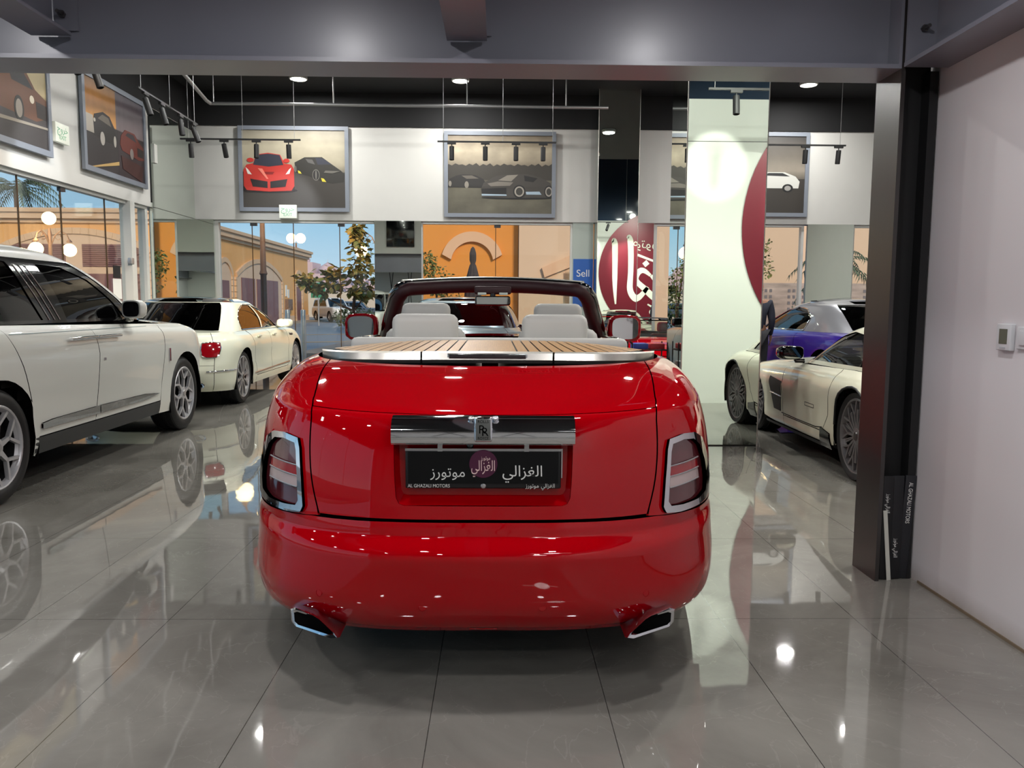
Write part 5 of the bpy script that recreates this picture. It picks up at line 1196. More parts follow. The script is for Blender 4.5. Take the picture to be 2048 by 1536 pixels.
def picture(loc, rz, W_, H, ramp, lab, shapes, box_, noise=(6, .25), splits=None):
    """shapes in the coordinates of box_ (x0, y0, x1, y1), y down"""
    r = empty('framed_picture', loc, rz, lab, 'picture', 'car pictures on the bulkheads')
    b = MB(); t = .075
    for lo, hi in (((0, 0), (W_, t)), ((0, H-t), (W_, H)), ((0, t), (t, H-t)), ((W_-t, t), (W_, H-t))): b.box((lo[0], -.05, lo[1]), (hi[0], 0, hi[1]))
    b.build('frame', M_frame, r)
    if splits is None: MB().box((t, -.03, t), (W_-t, -.005, H-t)).build('canvas', art_mat('artwork', ramp, noise), r)
    else:
        sx0 = t+(W_-2*t)*splits
        MB().box((t, -.03, t), (sx0, -.005, H-t)).build('canvas', art_mat('artwork', ramp[0], noise), r); MB().box((sx0, -.03, t), (W_-t, -.005, H-t)).build('canvas', art_mat('artwork', ramp[1], noise), r)
    x0, y0, x1, y1 = box_; MX = plane_mx((0, 0, 0), (1, 0, 0), (0, 0, 1)); g = {}
    for k, (col, pts) in enumerate(shapes):
        p = [(min(W_-t, max(t, (x-x0)/(x1-x0)*W_)), min(H-t, max(t, (y1-y)/(y1-y0)*H))) for x, y in pts]
        g.setdefault(col, MB()).prism(p, .030, .0312+.0006*k, MX)
    par = r
    for col, mb in g.items(): mb.build('painted_shape', mat('ink_%d_%d_%d' % col, col, .5), par)
    return r
RC, BK, WS, GR, YL = (176, 48, 40), (40, 38, 34), (44, 46, 58), (120, 118, 112), (206, 190, 60)
shA = [((58, 54, 50), [(165, 600), (420, 590), (790, 600), (790, 820), (165, 820)]), ((26, 24, 24), ell(333, 705, 165, 16)),
 (BK, [(482, 545), (540, 515), (640, 513), (695, 552), (750, 590), (772, 612), (765, 655), (700, 664), (640, 654), (560, 622), (486, 602)]),
 (WS, [(602, 517), (650, 522), (696, 554), (615, 556)]), ((84, 82, 80), [(545, 524), (585, 528), (600, 556), (560, 545)]), ((110, 108, 102), ell(605, 615, 21, 32)), ((40, 38, 38), ell(605, 615, 18, 28)), ((110, 108, 102), ell(605, 615, 4, 26)), ((90, 88, 84), ell(487, 582, 7, 18)),
 (YL, [(634, 632), (650, 636), (664, 655), (640, 652)]), (YL, [(500, 590), (512, 594), (522, 608), (504, 606)]), ((96, 92, 86), [(660, 590), (745, 592), (700, 606), (650, 602)]),
 ((40, 28, 28), ell(215, 690, 30, 26)), ((40, 28, 28), ell(452, 690, 28, 26)),
 (RC, [(188, 590), (205, 560), (245, 552), (262, 502), (330, 492), (400, 502), (424, 552), (464, 558), (478, 585), (479, 680), (462, 706), (333, 712), (204, 704), (188, 680)]),
 (RC, ell(228, 533, 20, 12)), (RC, ell(436, 536, 18, 12)), (WS, [(264, 505), (330, 497), (398, 505), (418, 560), (333, 570), (244, 560)]),
 ((122, 26, 24), [(300, 600), (366, 600), (356, 614), (310, 614)]), ((210, 206, 200), [(200, 574), (214, 586), (236, 616), (212, 612)]), ((210, 206, 200), [(464, 574), (450, 586), (430, 614), (452, 610)]),
 ((30, 24, 26), [(226, 640), (325, 655), (325, 692), (240, 684)]), ((30, 24, 26), [(440, 640), (341, 655), (341, 692), (428, 684)]), ((214, 120, 104), [(270, 580), (296, 582), (330, 640), (320, 640)])]
picture((-5.08, 15.97, 3.18), 0, 2.15, 1.64, [(0, (60, 56, 52)), (.42, (84, 80, 74)), (.55, (150, 142, 122)), (.8, (168, 160, 140)), (1, (140, 134, 120))], 'framed picture of a red supercar facing forward beside a black one', shA, (160, 340, 795, 825))
T_ = (34, 32, 30)
shB = [((54, 50, 44), [(1345, 560)]+[(1345+i*20, 548+(-1)**i*5+(i*7 % 9)) for i in range(33)]+[(1985, 640), (1345, 640)]),
 (T_, [(1358, 655), (1372, 634), (1410, 616), (1450, 608), (1520, 612), (1566, 634), (1582, 660), (1572, 686), (1362, 684)]), ((92, 86, 78), [(1440, 616), (1500, 614), (1540, 632), (1470, 634)]), ((128, 122, 112), ell(1470, 668, 12, 20)), ((128, 122, 112), ell(1374, 662, 9, 16)),
 ((20, 18, 16), ell(1760, 742, 205, 8)), ((60, 56, 52), [(1552, 692), (1568, 656), (1640, 616), (1720, 605), (1820, 604), (1900, 624), (1955, 655), (1970, 690), (1962, 738), (1700, 742), (1560, 736)]),
 ((122, 116, 106), [(1652, 642), (1704, 612), (1768, 608), (1728, 646)]), ((26, 25, 24), [(1802, 612), (1880, 628), (1856, 650), (1806, 644)]), ((110, 104, 96), [(1590, 660), (1650, 648), (1740, 652), (1720, 672), (1610, 676)]), ((24, 22, 22), [(1556, 690), (1700, 684), (1700, 720), (1558, 718)]),
 ((150, 168, 182), [(1556, 720), (1700, 722), (1702, 730), (1558, 730)]), ((150, 168, 182), [(1812, 706), (1892, 704), (1904, 722), (1816, 722)]), ((22, 22, 22), ell(1775, 705, 36, 38)), ((150, 144, 134), ell(1775, 705, 28, 30)), ((52, 50, 46), ell(1775, 705, 20, 22)), ((22, 22, 22), ell(1946, 705, 26, 36)), ((150, 144, 134), ell(1946, 705, 20, 28)), ((52, 50, 46), ell(1946, 705, 14, 20))]
picture((-1.06, 15.97, 3.10), 0, 2.20, 1.66, [(0, (84, 80, 68)), (.42, (92, 88, 74)), (.5, (60, 56, 50)), (.62, (120, 110, 94)), (.8, (168, 156, 134)), (1, (112, 100, 84))], 'framed sepia picture of two dark sports cars before a cloudy treeline', shB, (1340, 362, 1985, 855), noise=(4, .75))
shC = [((52, 48, 44), [(0, 55), (100, 55), (100, 100), (0, 100)]), ((196, 196, 190), [(30, 66), (34, 58), (50, 52), (60, 47), (78, 47), (88, 52), (92, 58), (91, 66)]), ((40, 40, 42), [(58, 51), (63, 48), (76, 48), (83, 52)]), ((24, 24, 24), ell(45, 66, 5, 5)), ((24, 24, 24), ell(81, 66, 5, 5)), ((150, 148, 144), ell(45, 66, 3, 3)), ((150, 148, 144), ell(81, 66, 3, 3))]
picture((4.02, 15.97, 3.16), 0, 2.15, 1.64, [(0, (52, 48, 44)), (.4, (70, 64, 58)), (.55, (132, 124, 112)), (.75, (96, 90, 82)), (1, (48, 46, 46))], 'framed picture of a white saloon on a dark road, beyond the right pillar', shC, (0, 0, 100, 100))
shD = [((40, 36, 38), [(0, 46), (52, 46), (52, 100), (0, 100)]), ((46, 38, 42), [(52, 46), (100, 46), (100, 100), (52, 100)]), ((30, 26, 26), [(14, 55), (17, 40), (30, 34), (40, 36), (47, 46), (50, 58), (46, 64), (16, 62)]), ((168, 160, 148), [(4, 42), (15, 42), (16, 60), (5, 60)]), ((96, 88, 80), [(22, 43), (29, 37), (38, 38), (42, 46)]), ((170, 164, 156), ell(28, 62, 3.4, 7)), ((170, 164, 156), ell(47, 60, 2, 6)), ((176, 170, 160), ell(17, 46, 1.5, 2)),
 ((96, 40, 32), [(55, 60), (57, 50), (64, 42), (80, 42), (88, 50), (95, 54), (96, 68), (86, 70), (58, 66)]), ((40, 34, 40), [(64, 48), (68, 44), (78, 44), (83, 51)]), ((30, 26, 26), [(84, 56), (95, 57), (95, 66), (84, 66)]), ((128, 120, 116), ell(74, 66, 3, 6)), ((60, 30, 28), [(56, 72), (94, 76), (90, 94), (58, 86)]), ((178, 146, 90), [(10, 97), (14, 98), (52, 84), (52, 80)])]
picture((-5.97, 11.72, 3.28), PI/2, 2.05, 1.42, ([(0, (40, 36, 38)), (.5, (44, 38, 38)), (.56, (188, 134, 70)), (.8, (160, 112, 62)), (1, (112, 84, 56))], [(0, (46, 38, 42)), (.5, (52, 42, 46)), (.56, (110, 98, 100)), (1, (72, 66, 74))]), 'framed picture in two halves, an old dark car by sunset and a red one', shD, (0, 0, 100, 100), splits=.5)
shE = [((52, 48, 48), [(0, 50), (100, 50), (100, 100), (0, 100)]), ((90, 56, 34), [(30, 60), (36, 44), (52, 28), (74, 30), (84, 44), (96, 50), (98, 66), (84, 72), (40, 70)]), ((40, 36, 38), [(56, 32), (72, 33), (82, 45), (60, 44)]), ((34, 26, 24), [(84, 54), (96, 55), (96, 68), (85, 68)]), ((190, 180, 160), ell(80, 54, 2.4, 3.5)), ((30, 28, 28), ell(66, 66, 5, 11)), ((130, 122, 112), ell(66, 66, 3.4, 8)), ((130, 122, 110), [(0, 80), (98, 74), (98, 76), (0, 84)])]
picture((-5.97, 8.85, 3.28), PI/2, 2.05, 1.42, [(0, (50, 46, 46)), (.48, (58, 52, 50)), (.54, (176, 160, 120)), (1, (128, 120, 96))], 'framed picture of a bronze car at dusk, nearest on the left bulkhead', shE, (0, 0, 100, 100))

# ================================================================== outside
STUC = mat('stucco_sand', (226, 170, 106), .85, noise=(.9, .10)); TRIM = mat('stucco_trim', (214, 180, 146), .8, noise=(2, .06)); BAYM = mat('stucco_pale', (216, 186, 158), .85, noise=(1.5, .06))
DOORM = mat('door_plum', (124, 84, 84), .6, noise=(3, .2, (8, 8, .5))); ASPH = mat('asphalt', (112, 116, 124), .6, noise=(1.4, .12)); PAV = mat('paving', (146, 132, 120), .8, noise=(2.5, .15)); YEL = mat('road_yellow', (206, 160, 66), .7)
struct(box('ground', (-90, YF+.3, -.25), (60, 200, -.02), ASPH), 'asphalt road beyond the shopfront')
struct(box('ground', (-90, -30, -.25), (XL-.3, YF+.3, -.02), PAV), 'paving beside the left shopfront')
struct(box('pavement', (-5.2, 20.5, -.02), (3.8, 29.5, .10), PAV))
struct(box('pavement', (-90, 30.0, -.02), (-14.2, 78, .10), PAV))
def gline(pts, w_, m, name='road_line', z=-.012):
    b = MB(); 
    for a, c in zip(pts[:-1], pts[1:]):
        d = (Vector(c)-Vector(a)).normalized(); n_ = Vector((-d.y, d.x))*w_/2
        b.add([(a[0]-n_.x, a[1]-n_.y, z), (c[0]-n_.x, c[1]-n_.y, z), (c[0]+n_.x, c[1]+n_.y, z), (a[0]+n_.x, a[1]+n_.y, z)], [(0, 1, 2, 3)])
    return b.build(name, m)
struct(gline([(-12, 26.5), (-5.6, 29.5), (-5.3, 34)], .25, YEL)); struct(gline([(-14, 32), (-6, 37.5)], .25, YEL))
struct(gline([(-3.9, 20.3), (-5.1, 20.8), (-5.45, 22), (-5.3, 29.4)], .22, YEL)); struct(gline([(-9, 18.9), (-1, 18.9)], .10, M_letter)); struct(gline([(-9, 18.0), (-4.4, 18.0)], .06, M_letter))
# long sand coloured building: one face towards the shop, the other along the road
BH = 5.5; XB, YBd = -15.2, 36.0
bl = empty('sand_building', (XB, YBd, 0), 0, 'long low sand coloured building with arched door bays and a cornice', 'building')
MB().box((-50, .25, 0), (-.25, 11, BH-.5)).box((-11, 11, 0), (-.25, 28.2, BH-.5)).build('wall', STUC, bl)
MB().box((-50, 0, .0), (-.22, .25, BH-.5)).box((-.22, 0.0, 0), (0, 28.2, BH-.5)).build('wall_face', STUC, bl)
MB().box((-50, -.12, BH-.62), (.12, 11, BH-.45)).box((-50, -.28, BH-.45), (.28, 11, BH-.18)).box((-50, -.38, BH-.18), (.38, 11, BH)).box((-11, 11, BH-.62), (.12, 28.3, BH-.45)).box((-11, 11, BH-.45), (.28, 28.45, BH-.18)).box((-11, 11, BH-.18), (.38, 28.55, BH)).build('cornice', TRIM, bl)
MB().box((-50, -.06, 0), (-.0, 0, .5)).box((0, 0, 0), (.06, 28.2, .5)).build('plinth', BAYM, bl)
def archbay(mx, wd, spring, rise, bw, lab_doors):
    """arched recess seen from -y in local space"""
    n = 20; R_ = (wd*wd/4+rise*rise)/(2*rise); cz = spring+rise-R_; a = math.asin(wd/2/R_)
    top = [(R_*math.sin(-a+2*a*i/n), cz+R_*math.cos(-a+2*a*i/n)) for i in range(n+1)]
    top2 = [((R_+bw)*math.sin(-a+2*a*i/n), cz+(R_+bw)*math.cos(-a+2*a*i/n)) for i in range(n+1)]
    b = MB(); b.prism([(-wd/2, 0)]+top[::1]+[(wd/2, 0)], .0, .05, mx); b.build('arch_infill', BAYM, bl)
    b = MB()
    for i in range(n):
        if True:
            g = .004; p = [top[i], top[i+1], top2[i+1], top2[i]]
            cx_ = sum(q[0] for q in p)/4; cz_ = sum(q[1] for q in p)/4
            b.prism([(cx_+(q[0]-cx_)*.97, cz_+(q[1]-cz_)*.97) for q in p], .0, .12, mx)
    z = .0
    while z < spring-.05:
        for s in (-1, 1):
            x0 = s*wd/2; x1 = s*(wd/2+bw); b.prism([(min(x0, x1)+.004, z+.01), (max(x0, x1)-.004, z+.01), (max(x0, x1)-.004, min(spring, z+.32)), (min(x0, x1)+.004, min(spring, z+.32))], 0, .12, mx)
        z += .34
    b.build('arch_blocks', TRIM, bl)
F1 = lambda x: plane_mx((x, -.0, 0), (1, 0, 0), (0, 0, 1))
F2 = lambda y: plane_mx((.0, y, 0), (0, 1, 0), (0, 0, 1))
for cx_, wd in ((-3.65, 6.7), (-12.5, 6.7), (-21.5, 6.7)):
    mx = F1(cx_); archbay(mx, wd, 3.55, .85, .28, None)
    for s in (-1, 1):
        b = MB(); x0 = s*1.72-1.35
        b.box((x0, .06, 2.98), (x0+2.7, .08, 3.95), None)
        bb = MB(); bb.prism([(x0, 2.95), (x0+2.7, 2.95), (x0+2.7, 3.95), (x0, 3.95)], .05, .07, mx)
        for i in range(11): bb.prism([(x0+.04, 2.99+i*.087), (x0+2.66, 2.99+i*.087), (x0+2.66, 3.035+i*.087), (x0+.04, 3.035+i*.087)], .07, .11, mx)
        lv = bb.build('louvre', DOORM, bl)
        bb = MB(); bb.prism([(x0, 0), (x0+1.33, 0), (x0+1.33, 2.65), (x0, 2.65)], .05, .09, mx).prism([(x0+1.37, 0), (x0+2.7, 0), (x0+2.7, 2.65), (x0+1.37, 2.65)], .05, .09, mx).build('door', DOORM, bl)
for cy_, wd, kind in ((8.6, 2.2, 1), (15.4, 9.6, 2), (25.0, 1.8, 1)):
    mx = F2(cy_); archbay(mx, wd, 2.9, .75 if kind == 1 else 1.0, .28, None)
    if kind == 1: MB().prism([(-.62, 0), (.62, 0), (.62, 2.65), (-.62, 2.65)], .05, .09, mx).build('door', DOORM, bl)
    else:
        for x0, dw in ((-4.0, 1.3), (-1.0, 2.4)): MB().prism([(x0, 0), (x0+dw, 0), (x0+dw, 2.9), (x0, 2.9)], .05, .09, mx).prism([(x0+dw+.04, 0), (x0+2*dw, 0), (x0+2*dw, 2.9), (x0+dw+.04, 2.9)], .05, .09, mx).build('door', DOORM, bl)
for y_ in (21.2,):
    MB().box((0, y_, .9), (.25, y_+1.2, 1.7)).build('meter_box', mat('meter_brown', (120, 92, 74), .6), bl); MB().box((0, y_+.1, 1.9), (.04, y_+.5, 2.7)).box((0, y_+.7, 1.8), (.04, y_+1.1, 2.4)).build('wall_notice', mat('paper', (225, 225, 220), .6), bl)
# orange wall with the stone arch, pale wall beside it
ob = empty('orange_building', (-2.85, 30, 0), 0, 'tall orange rendered building with a pale half ring arch moulding', 'building')
MB().box((0, 0, 0), (3.62, 6, 7.5)).build('orange_wall', mat('stucco_orange', (226, 148, 66), .85, noise=(.8, .06)), ob)
ring = [(1.16*math.cos(a), 1.16*math.sin(a)) for a in np.linspace(.27, PI-.27, 28)]+[(.79*math.cos(a), .79*math.sin(a)) for a in np.linspace(PI-.16, .16, 28)]
MB().prism(ring, 0, .16, plane_mx((1.9, 0, 2.93), (1, 0, 0), (0, 0, 1))).build('arch_moulding', mat('stone_pink', (226, 182, 146), .8), ob)
pb = empty('pale_building', (.79, 29.6, 0), 0, 'pale peach rendered building right of the orange one', 'building')
MB().box((0, 0, 0), (24, 6, 7.5)).build('pale_wall', mat('stucco_peach', (222, 190, 160), .85, noise=(.8, .05)), pb)
MB().prism([(.85, 2.75), (2.2, 3.35), (2.2, 2.9), (.95, 2.4)], 0, .14, plane_mx((0, 0, 0), (1, 0, 0), (0, 0, 1))).build('slanted_moulding', MATS['stone_pink'], pb)
b = MB()
for i in range(9): b.box((1.72+.035*i, -.10, 0), (1.73+.035*i, -.08, 2.6))
for i in range(40): b.box((1.71, -.10, .06+.065*i), (2.02, -.08, .07+.065*i))
b.build('lattice_column', mat('lattice_tan', (150, 126, 96), .8), pb)
hd = empty('hoarding', (8.0, 26, 0), 0, 'printed hoarding with a grey city skyline below the beige wall', 'hoarding')
MB().box((0, 0, 0), (9, .08, 2.15)).build('panel', art_mat('artwork', [(0, (96, 78, 76)), (.5, (150, 128, 118)), (1, (172, 152, 140))], (14, .8)), hd)
b = MB()
for i in range(7):
    x = .3+i*1.25
    for jx in range(5):
        for jz in range(4): b.box((x+jx*.16, -.01, 1.25+jz*.2), (x+jx*.16+.08, 0, 1.25+jz*.2+.1))
b.build('printed_windows', mat('print_grey', (108, 100, 104), .6), hd)
# garden wall, hedge and far palace
gw = struct(box('wall_garden', (-22, 80, 0), (12, 80.5, 2.6), mat('wall_garden', (214, 200, 182), .85)), 'pale garden wall behind the car park')
pal = empty('pink_palace', (-40, 170, 0), 0, 'distant pink palace with domes in haze', 'building'); PK = mat('palace_pink', (214, 184, 186), .9, noise=(.2, .06))
b = MB()
for x, w_, h in ((-14, 12, 11), (-4, 10, 17), (4, 10, 13), (14, 16, 9.5), (28, 14, 12)): b.box((x-w_/2, 0, 0), (x+w_/2, 8, h))
b.build('wall', PK, pal)
for x, r_, h in ((-4, 3.6, 17), (4.5, 2.6, 13), (28, 2.6, 12), (-14, 2.4, 11), (14, 1.8, 9.5)):
    b = MB(); b.lathe([(r_, 0), (r_*1.05, r_*.3), (r_*.85, r_*.9), (r_*.4, r_*1.3), (.05, r_*1.6), (.02, r_*2)], 20, Matrix.Translation((x, 2, h))); b.build('dome', PK, pal, 40)
b = MB()
for i in range(26):
    for j in range(3): b.box((-17+i*2, -.05, 3+j*3), (-16.2+i*2, 0, 4.6+j*3))
b.build('window', mat('palace_window', (128, 122, 144), .5), pal); pal.scale = (.8, 1, .60)
def leaf_cluster(name, centers, n, size, m, parent, flat=.0, seed=1):
    rnd = random.Random(seed); vs_ = []; fs = []
    for _ in range(n):
        c, r = rnd.choice(centers); 
        while True:
            p = Vector((rnd.uniform(-1, 1), rnd.uniform(-1, 1), rnd.uniform(-1, 1)))
            if p.length < 1: break
        p = Vector(c)+Vector((p.x*r[0], p.y*r[1], p.z*r[2])); s = size*rnd.uniform(.6, 1.2)
        R_ = Matrix.Rotation(rnd.uniform(0, 6.28), 4, 'Z') @ Matrix.Rotation(rnd.uniform(-1.2, .6), 4, 'X') @ Matrix.Rotation(rnd.uniform(-.8, .8), 4, 'Y'); k = len(vs_)
        for q in ((0, 0, 0), (.32, .35, -.05), (.30, .7, -.08), (0, 1.1, -.18), (-.30, .7, -.08), (-.32, .35, -.05), (0, .55, .03)): vs_.append(tuple(p+R_ @ (Vector(q)*s)))
        fs += [(k, k+1, k+6), (k+1, k+2, k+6), (k+2, k+3, k+6), (k+3, k+4, k+6), (k+4, k+5, k+6), (k+5, k, k+6)]
    return mk(name, vs_, fs, m, parent, 180)
def two_tone(name, a, b_, sc_=1.5):
    m = mat(name, a, .6); n = m.node_tree; t = n.nodes.new('ShaderNodeTexCoord'); z = n.nodes.new('ShaderNodeTexNoise'); z.inputs['Scale'].default_value = sc_; z.inputs['Detail'].default_value = 6
    r = n.nodes.new('ShaderNodeValToRGB'); r.color_ramp.elements[0].position = .4; r.color_ramp.elements[1].position = .6; r.color_ramp.elements[0].color = (*lin(a), 1); r.color_ramp.elements[1].color = (*lin(b_), 1)
    n.links.new(t.outputs['Object'], z.inputs[0]); n.links.new(z.outputs[0], r.inputs[0]); n.links.new(r.outputs[0], n.nodes['Principled BSDF'].inputs['Base Color']); return m
LEAF = two_tone('leaf_olive', (112, 120, 56), (184, 146, 66), 6); LEAFG = two_tone('leaf_green', (104, 124, 66), (140, 134, 72), 5); BARK = mat('bark', (104, 74, 54), .9)
tr = empty('leafy_tree', (-3.95, 22.0, .08), 0, 'young tree with large olive and yellow leaves behind the far glass', 'tree')
cl = [((.1, 0, 1.95), (.70, .6, .38)), ((-.75, 0, 1.75), (.50, .5, .25)), ((-1.25, 0, 1.95), (.28, .3, .24)), ((.2, 0, 2.4), (.45, .4, .35)), ((.22, 0, 2.9), (.32, .3, .32)), ((.10, 0, 3.3), (.22, .2, .22)), ((-.55, 0, 2.15), (.30, .3, .22)), ((.25, 0, 1.65), (.45, .4, .18))]
leaf_cluster('leaves', cl, 640, .22, LEAF, tr, seed=3)
b = MB(); b.tube([(0, 0, -.1), (.02, 0, .6), (-.02, 0, 1.2), (.08, 0, 1.9), (.2, 0, 2.6), (.18, 0, 3.2)], [.06, .05, .045, .035, .02, .01], 8)
for e_ in ((-.8, 0, 1.5), (-1.3, 0, 1.8), (.5, 0, 1.9)): b.tube([(0, 0, 1.1), (e_[0]*.5, 0, (1.1+e_[2])/2-.05), e_], [.03, .02, .008], 6)
b.build('trunk', BARK, tr, 60)
sh = empty('bushy_tree', (-1.75, 23.5, .08), 0, 'fine leaved green tree in front of the orange wall', 'tree')
leaf_cluster('leaves', [((0, 0, 2.0), (.5, .4, .5)), ((-.3, 0, 2.5), (.3, .3, .4)), ((.25, 0, 1.5), (.45, .4, .5))], 700, .10, LEAFG, sh, seed=5)
b = MB(); b.tube([(0, 0, -.1), (0, 0, 1.2), (-.15, 0, 2.4)], [.05, .04, .01], 8); b.build('trunk', BARK, sh, 60)
sh = empty('thin_tree', (7.6, 23.0, 0), 0, 'thin leafy tree before the beige wall on the right', 'tree')
leaf_cluster('leaves', [((0, 0, 3.1), (.35, .3, .5)), ((.1, 0, 2.5), (.3, .3, .3))], 220, .11, LEAFG, sh, seed=8)
b = MB(); b.tube([(0, 0, 0), (.05, 0, 1.5), (0, 0, 3.2)], [.05, .04, .01], 8); b.build('trunk', BARK, sh, 60)
def palm(loc, h, R_, lab, n=26, seed=2):
    rnd = random.Random(seed); r = empty('palm_tree', loc, 0, lab, 'palm tree'); b = MB(); b.tube([(0, 0, 0), (.1, 0, h*.5), (0, 0, h)], [.22, .18, .16], 10); b.build('trunk', BARK, r, 60)
    vs_ = []; fs = []
    for i in range(n):
        a = 2*PI*i/n*1.618*3; up = rnd.uniform(-.2, 1.1); L = R_*rnd.uniform(.8, 1.1)
        pts = [Vector((math.cos(a)*L*t*math.cos(up*.8), math.sin(a)*L*t*math.cos(up*.8), h+L*(math.sin(up)*t-.75*t*t))) for t in np.linspace(0, 1, 9)]
        sd = Vector((-math.sin(a), math.cos(a), 0))
        for j in range(1, 9):
            for s in (-1, 1):
                for q in (0, .5):
                    p = pts[j-1].lerp(pts[j], q) if q else pts[j]; d = (pts[j]-pts[j-1]).normalized(); tip = p+(sd*s*.8+d*.7)*R_*.22*(1.1-.08*j)+Vector((0, 0, -.10*R_))
                    k = len(vs_); vs_ += [tuple(p), tuple(p+d*R_*.035), tuple(tip)]; fs.append((k, k+1, k+2))
        for j in range(8):
            k = len(vs_); vs_ += [tuple(pts[j]+sd*.02*R_), tuple(pts[j]-sd*.02*R_), tuple(pts[j+1]-sd*.01), tuple(pts[j+1]+sd*.01)]; fs.append((k, k+1, k+2, k+3))
    mk('fronds', vs_, fs, mat('palm_green', (88, 104, 76), .7), r); return r
palm((-35.5, 60, 0), 9.6, 3.4, 'palm tree rising behind the sand coloured building', 34)
palm((8.6, 20.2, 0), 2.45, 1.3, 'small palm seen through the right shopfront pane', 18, 4)
hg = empty('hedge', (-8, 46, 0), 0, 'low clipped green hedge beyond the road', 'hedge')
leaf_cluster('leaves', [((x*.9, 0, .65), (.6, .5, .55)) for x in range(-1, 11)], 3000, .17, mat('hedge_green', (74, 92, 52), .8), hg, seed=9)
# street lamps
GLOBE = mat('globe_glow', (255, 222, 160), .4, emis=7); IRON = mat('lamp_iron', (96, 72, 60), .6)
def street_lamp(loc, h, arms, lab, gr=.22, top=True, power=220):
    r = empty('street_lamp', loc, 0, lab, 'street lamp'); b = MB()
    b.lathe([(.16, 0), (.14, .3), (.085, .5), (.08, h*.45), (.11, h*.46), (.08, h*.48), (.06, h*.8), (.075, h-.35), (.05, h-.2), (.03, h-.1)], 14); b.build('post', IRON, r, 40)
    gl = []
    if top: gl.append((0, 0, h+gr))
    for a in arms:
        ca, sa = math.cos(a), math.sin(a); t = MB()
        t.tube([(ca*q, sa*q, h-.55+z) for q, z in ((.05, -.15), (.18, .18), (.38, .34), (.58, .22), (.66, .02))], .022, 7); t.tube([(ca*(.28+.1*math.cos(k)), sa*(.28+.1*math.cos(k)), h-.42+.1*math.sin(k)) for k in np.linspace(0, 5.5, 14)], .012, 6)
        t.lathe([(.02, 0), (.09, -.08), (.10, -.12)], 12, Matrix.Translation((ca*.66, sa*.66, h-.50))); t.build('arm', IRON, r, 60); gl.append((ca*.66, sa*.66, h-.66-gr))
    for g_ in gl: b = MB(); b.sphere(g_, gr, 20); b.build('globe', GLOBE, r, 60)
    light('street_lamp_light', 'POINT', (loc[0], loc[1]-.9, h*.95), power, (1, .68, .32), .3); return r
street_lamp((-16.2, 29.3, 0), 4.15, (.1, 2.9, 4.5), 'three globe street lamp glowing outside the left shopfront', .235)
street_lamp((-6.3, 21.6, 0), 4.72, (.0, 3.14, 1.57), 'street lamp with a tall brown post beside the far left glass', .24, False)
street_lamp((-5.2, 34.5, 0), 4.6, (3.3, .2), 'street lamp glowing behind the olive tree', .28, False, 120)
street_lamp((-4.7, 52, 0), 5.2, (0,), 'distant single street lamp behind the tree on the right side', .2, False, 40) if False else None
tw = empty('roof_lantern', (-15.4, 61.5, 5.5), 0, 'pair of small lit globes on the corner of the sand building', 'lantern')
b = MB(); b.cyl((0, 0, 0), (0, 0, .5), .06); b.build('stem', IRON, tw)
for s in (-.35, .35): b = MB(); b.sphere((s, 0, .85), .38, 16); b.build('globe', GLOBE, tw, 60)
# parked vehicles, bollards, sunshade, road sign
spec = dict(paint=mat('paint_plain_white', (214, 216, 218), .4, coat=.6), roofmat=mat('paint_plain_white', (214, 216, 218), .4), axles=(1.0, 3.6), R=.36, arch=.41, half=.85, tw=.22, rim=.2, style='star', rimmat=M_alloy, far=True,
    sill=.35, crown=(.04, .03, .04), cut=(.95, 2.0), boot_v=2, cabin=(.8, 2.6), rearframe=M_black, framemat=MATS['paint_plain_white'] if 'paint_plain_white' in MATS else M_white, glass=M_tint,
    seams=([(2.9, .45), (2.9, .6), (2.9, .9), (2.9, 1.0)], None, [(1.7, .45), (1.7, .6), (1.7, .9), (1.7, 1.0)]),
    body=[(.40, .35, .35, .38, .08, 4.5, .80, .4, .5, 4, 4), (.60, .60, .60, .60, .0, 4.55, .84, .4, .5, 4, 4), (.85, .85, .85, .85, .0, 4.52, .84, .4, .5, 4, 3.6), (.98, 1.0, 1.0, .96, .03, 4.42, .81, .4, .5, 4, 3.4), (1.02, 1.04, 1.03, .99, .10, 4.3, .76, .4, .6, 4, 3)],
    green=[(1.03, 1.03, 1.03, 1.0, .12, 3.25, .78, .3, .4, 4, 3.5), (1.3, 1.3, 1.3, 1.3, .18, 2.95, .73, .3, .4, 4, 3.5), (1.52, 1.52, 1.52, 1.52, .25, 2.7, .68, .3, .4, 4, 3.5), (1.62, 1.62, 1.62, 1.62, .35, 2.5, .60, .3, .4, 4, 3.5)],
    pillar_v=2.1, rear_glass=(.42, .3, 1.9), front_glass=(.42, .1, 1.9), windows=[[(.35, 1.08), (1.55, 1.08), (1.55, 1.5), (.45, 1.5)], [(1.65, 1.08), (2.95, 1.08), (2.5, 1.5), (1.65, 1.5)]])
VAN = closed_car('pickup_car', (-14.2, 64.6, 0), -1.0, 'white old four wheel drive parked across the road', spec)[0]; VAN.scale = (1.12, 1.12, 1.12)
spec2 = dict(spec); spec2['paint'] = spec2['roofmat'] = spec2['framemat'] = mat('paint_slate', (82, 92, 108), .4, coat=.8)
closed_car('parked_car', (-15.5, 76, 0), -.1, 'dark blue car parked behind the white four wheel drive', spec2)
spec2 = dict(spec); spec2['paint'] = spec2['roofmat'] = spec2['framemat'] = mat('paint_sky', (120, 146, 170), .4, coat=.8)
closed_car('parked_car', (-9.2, 62, 0), -.1, 'light blue car half hidden behind the hedge', spec2)
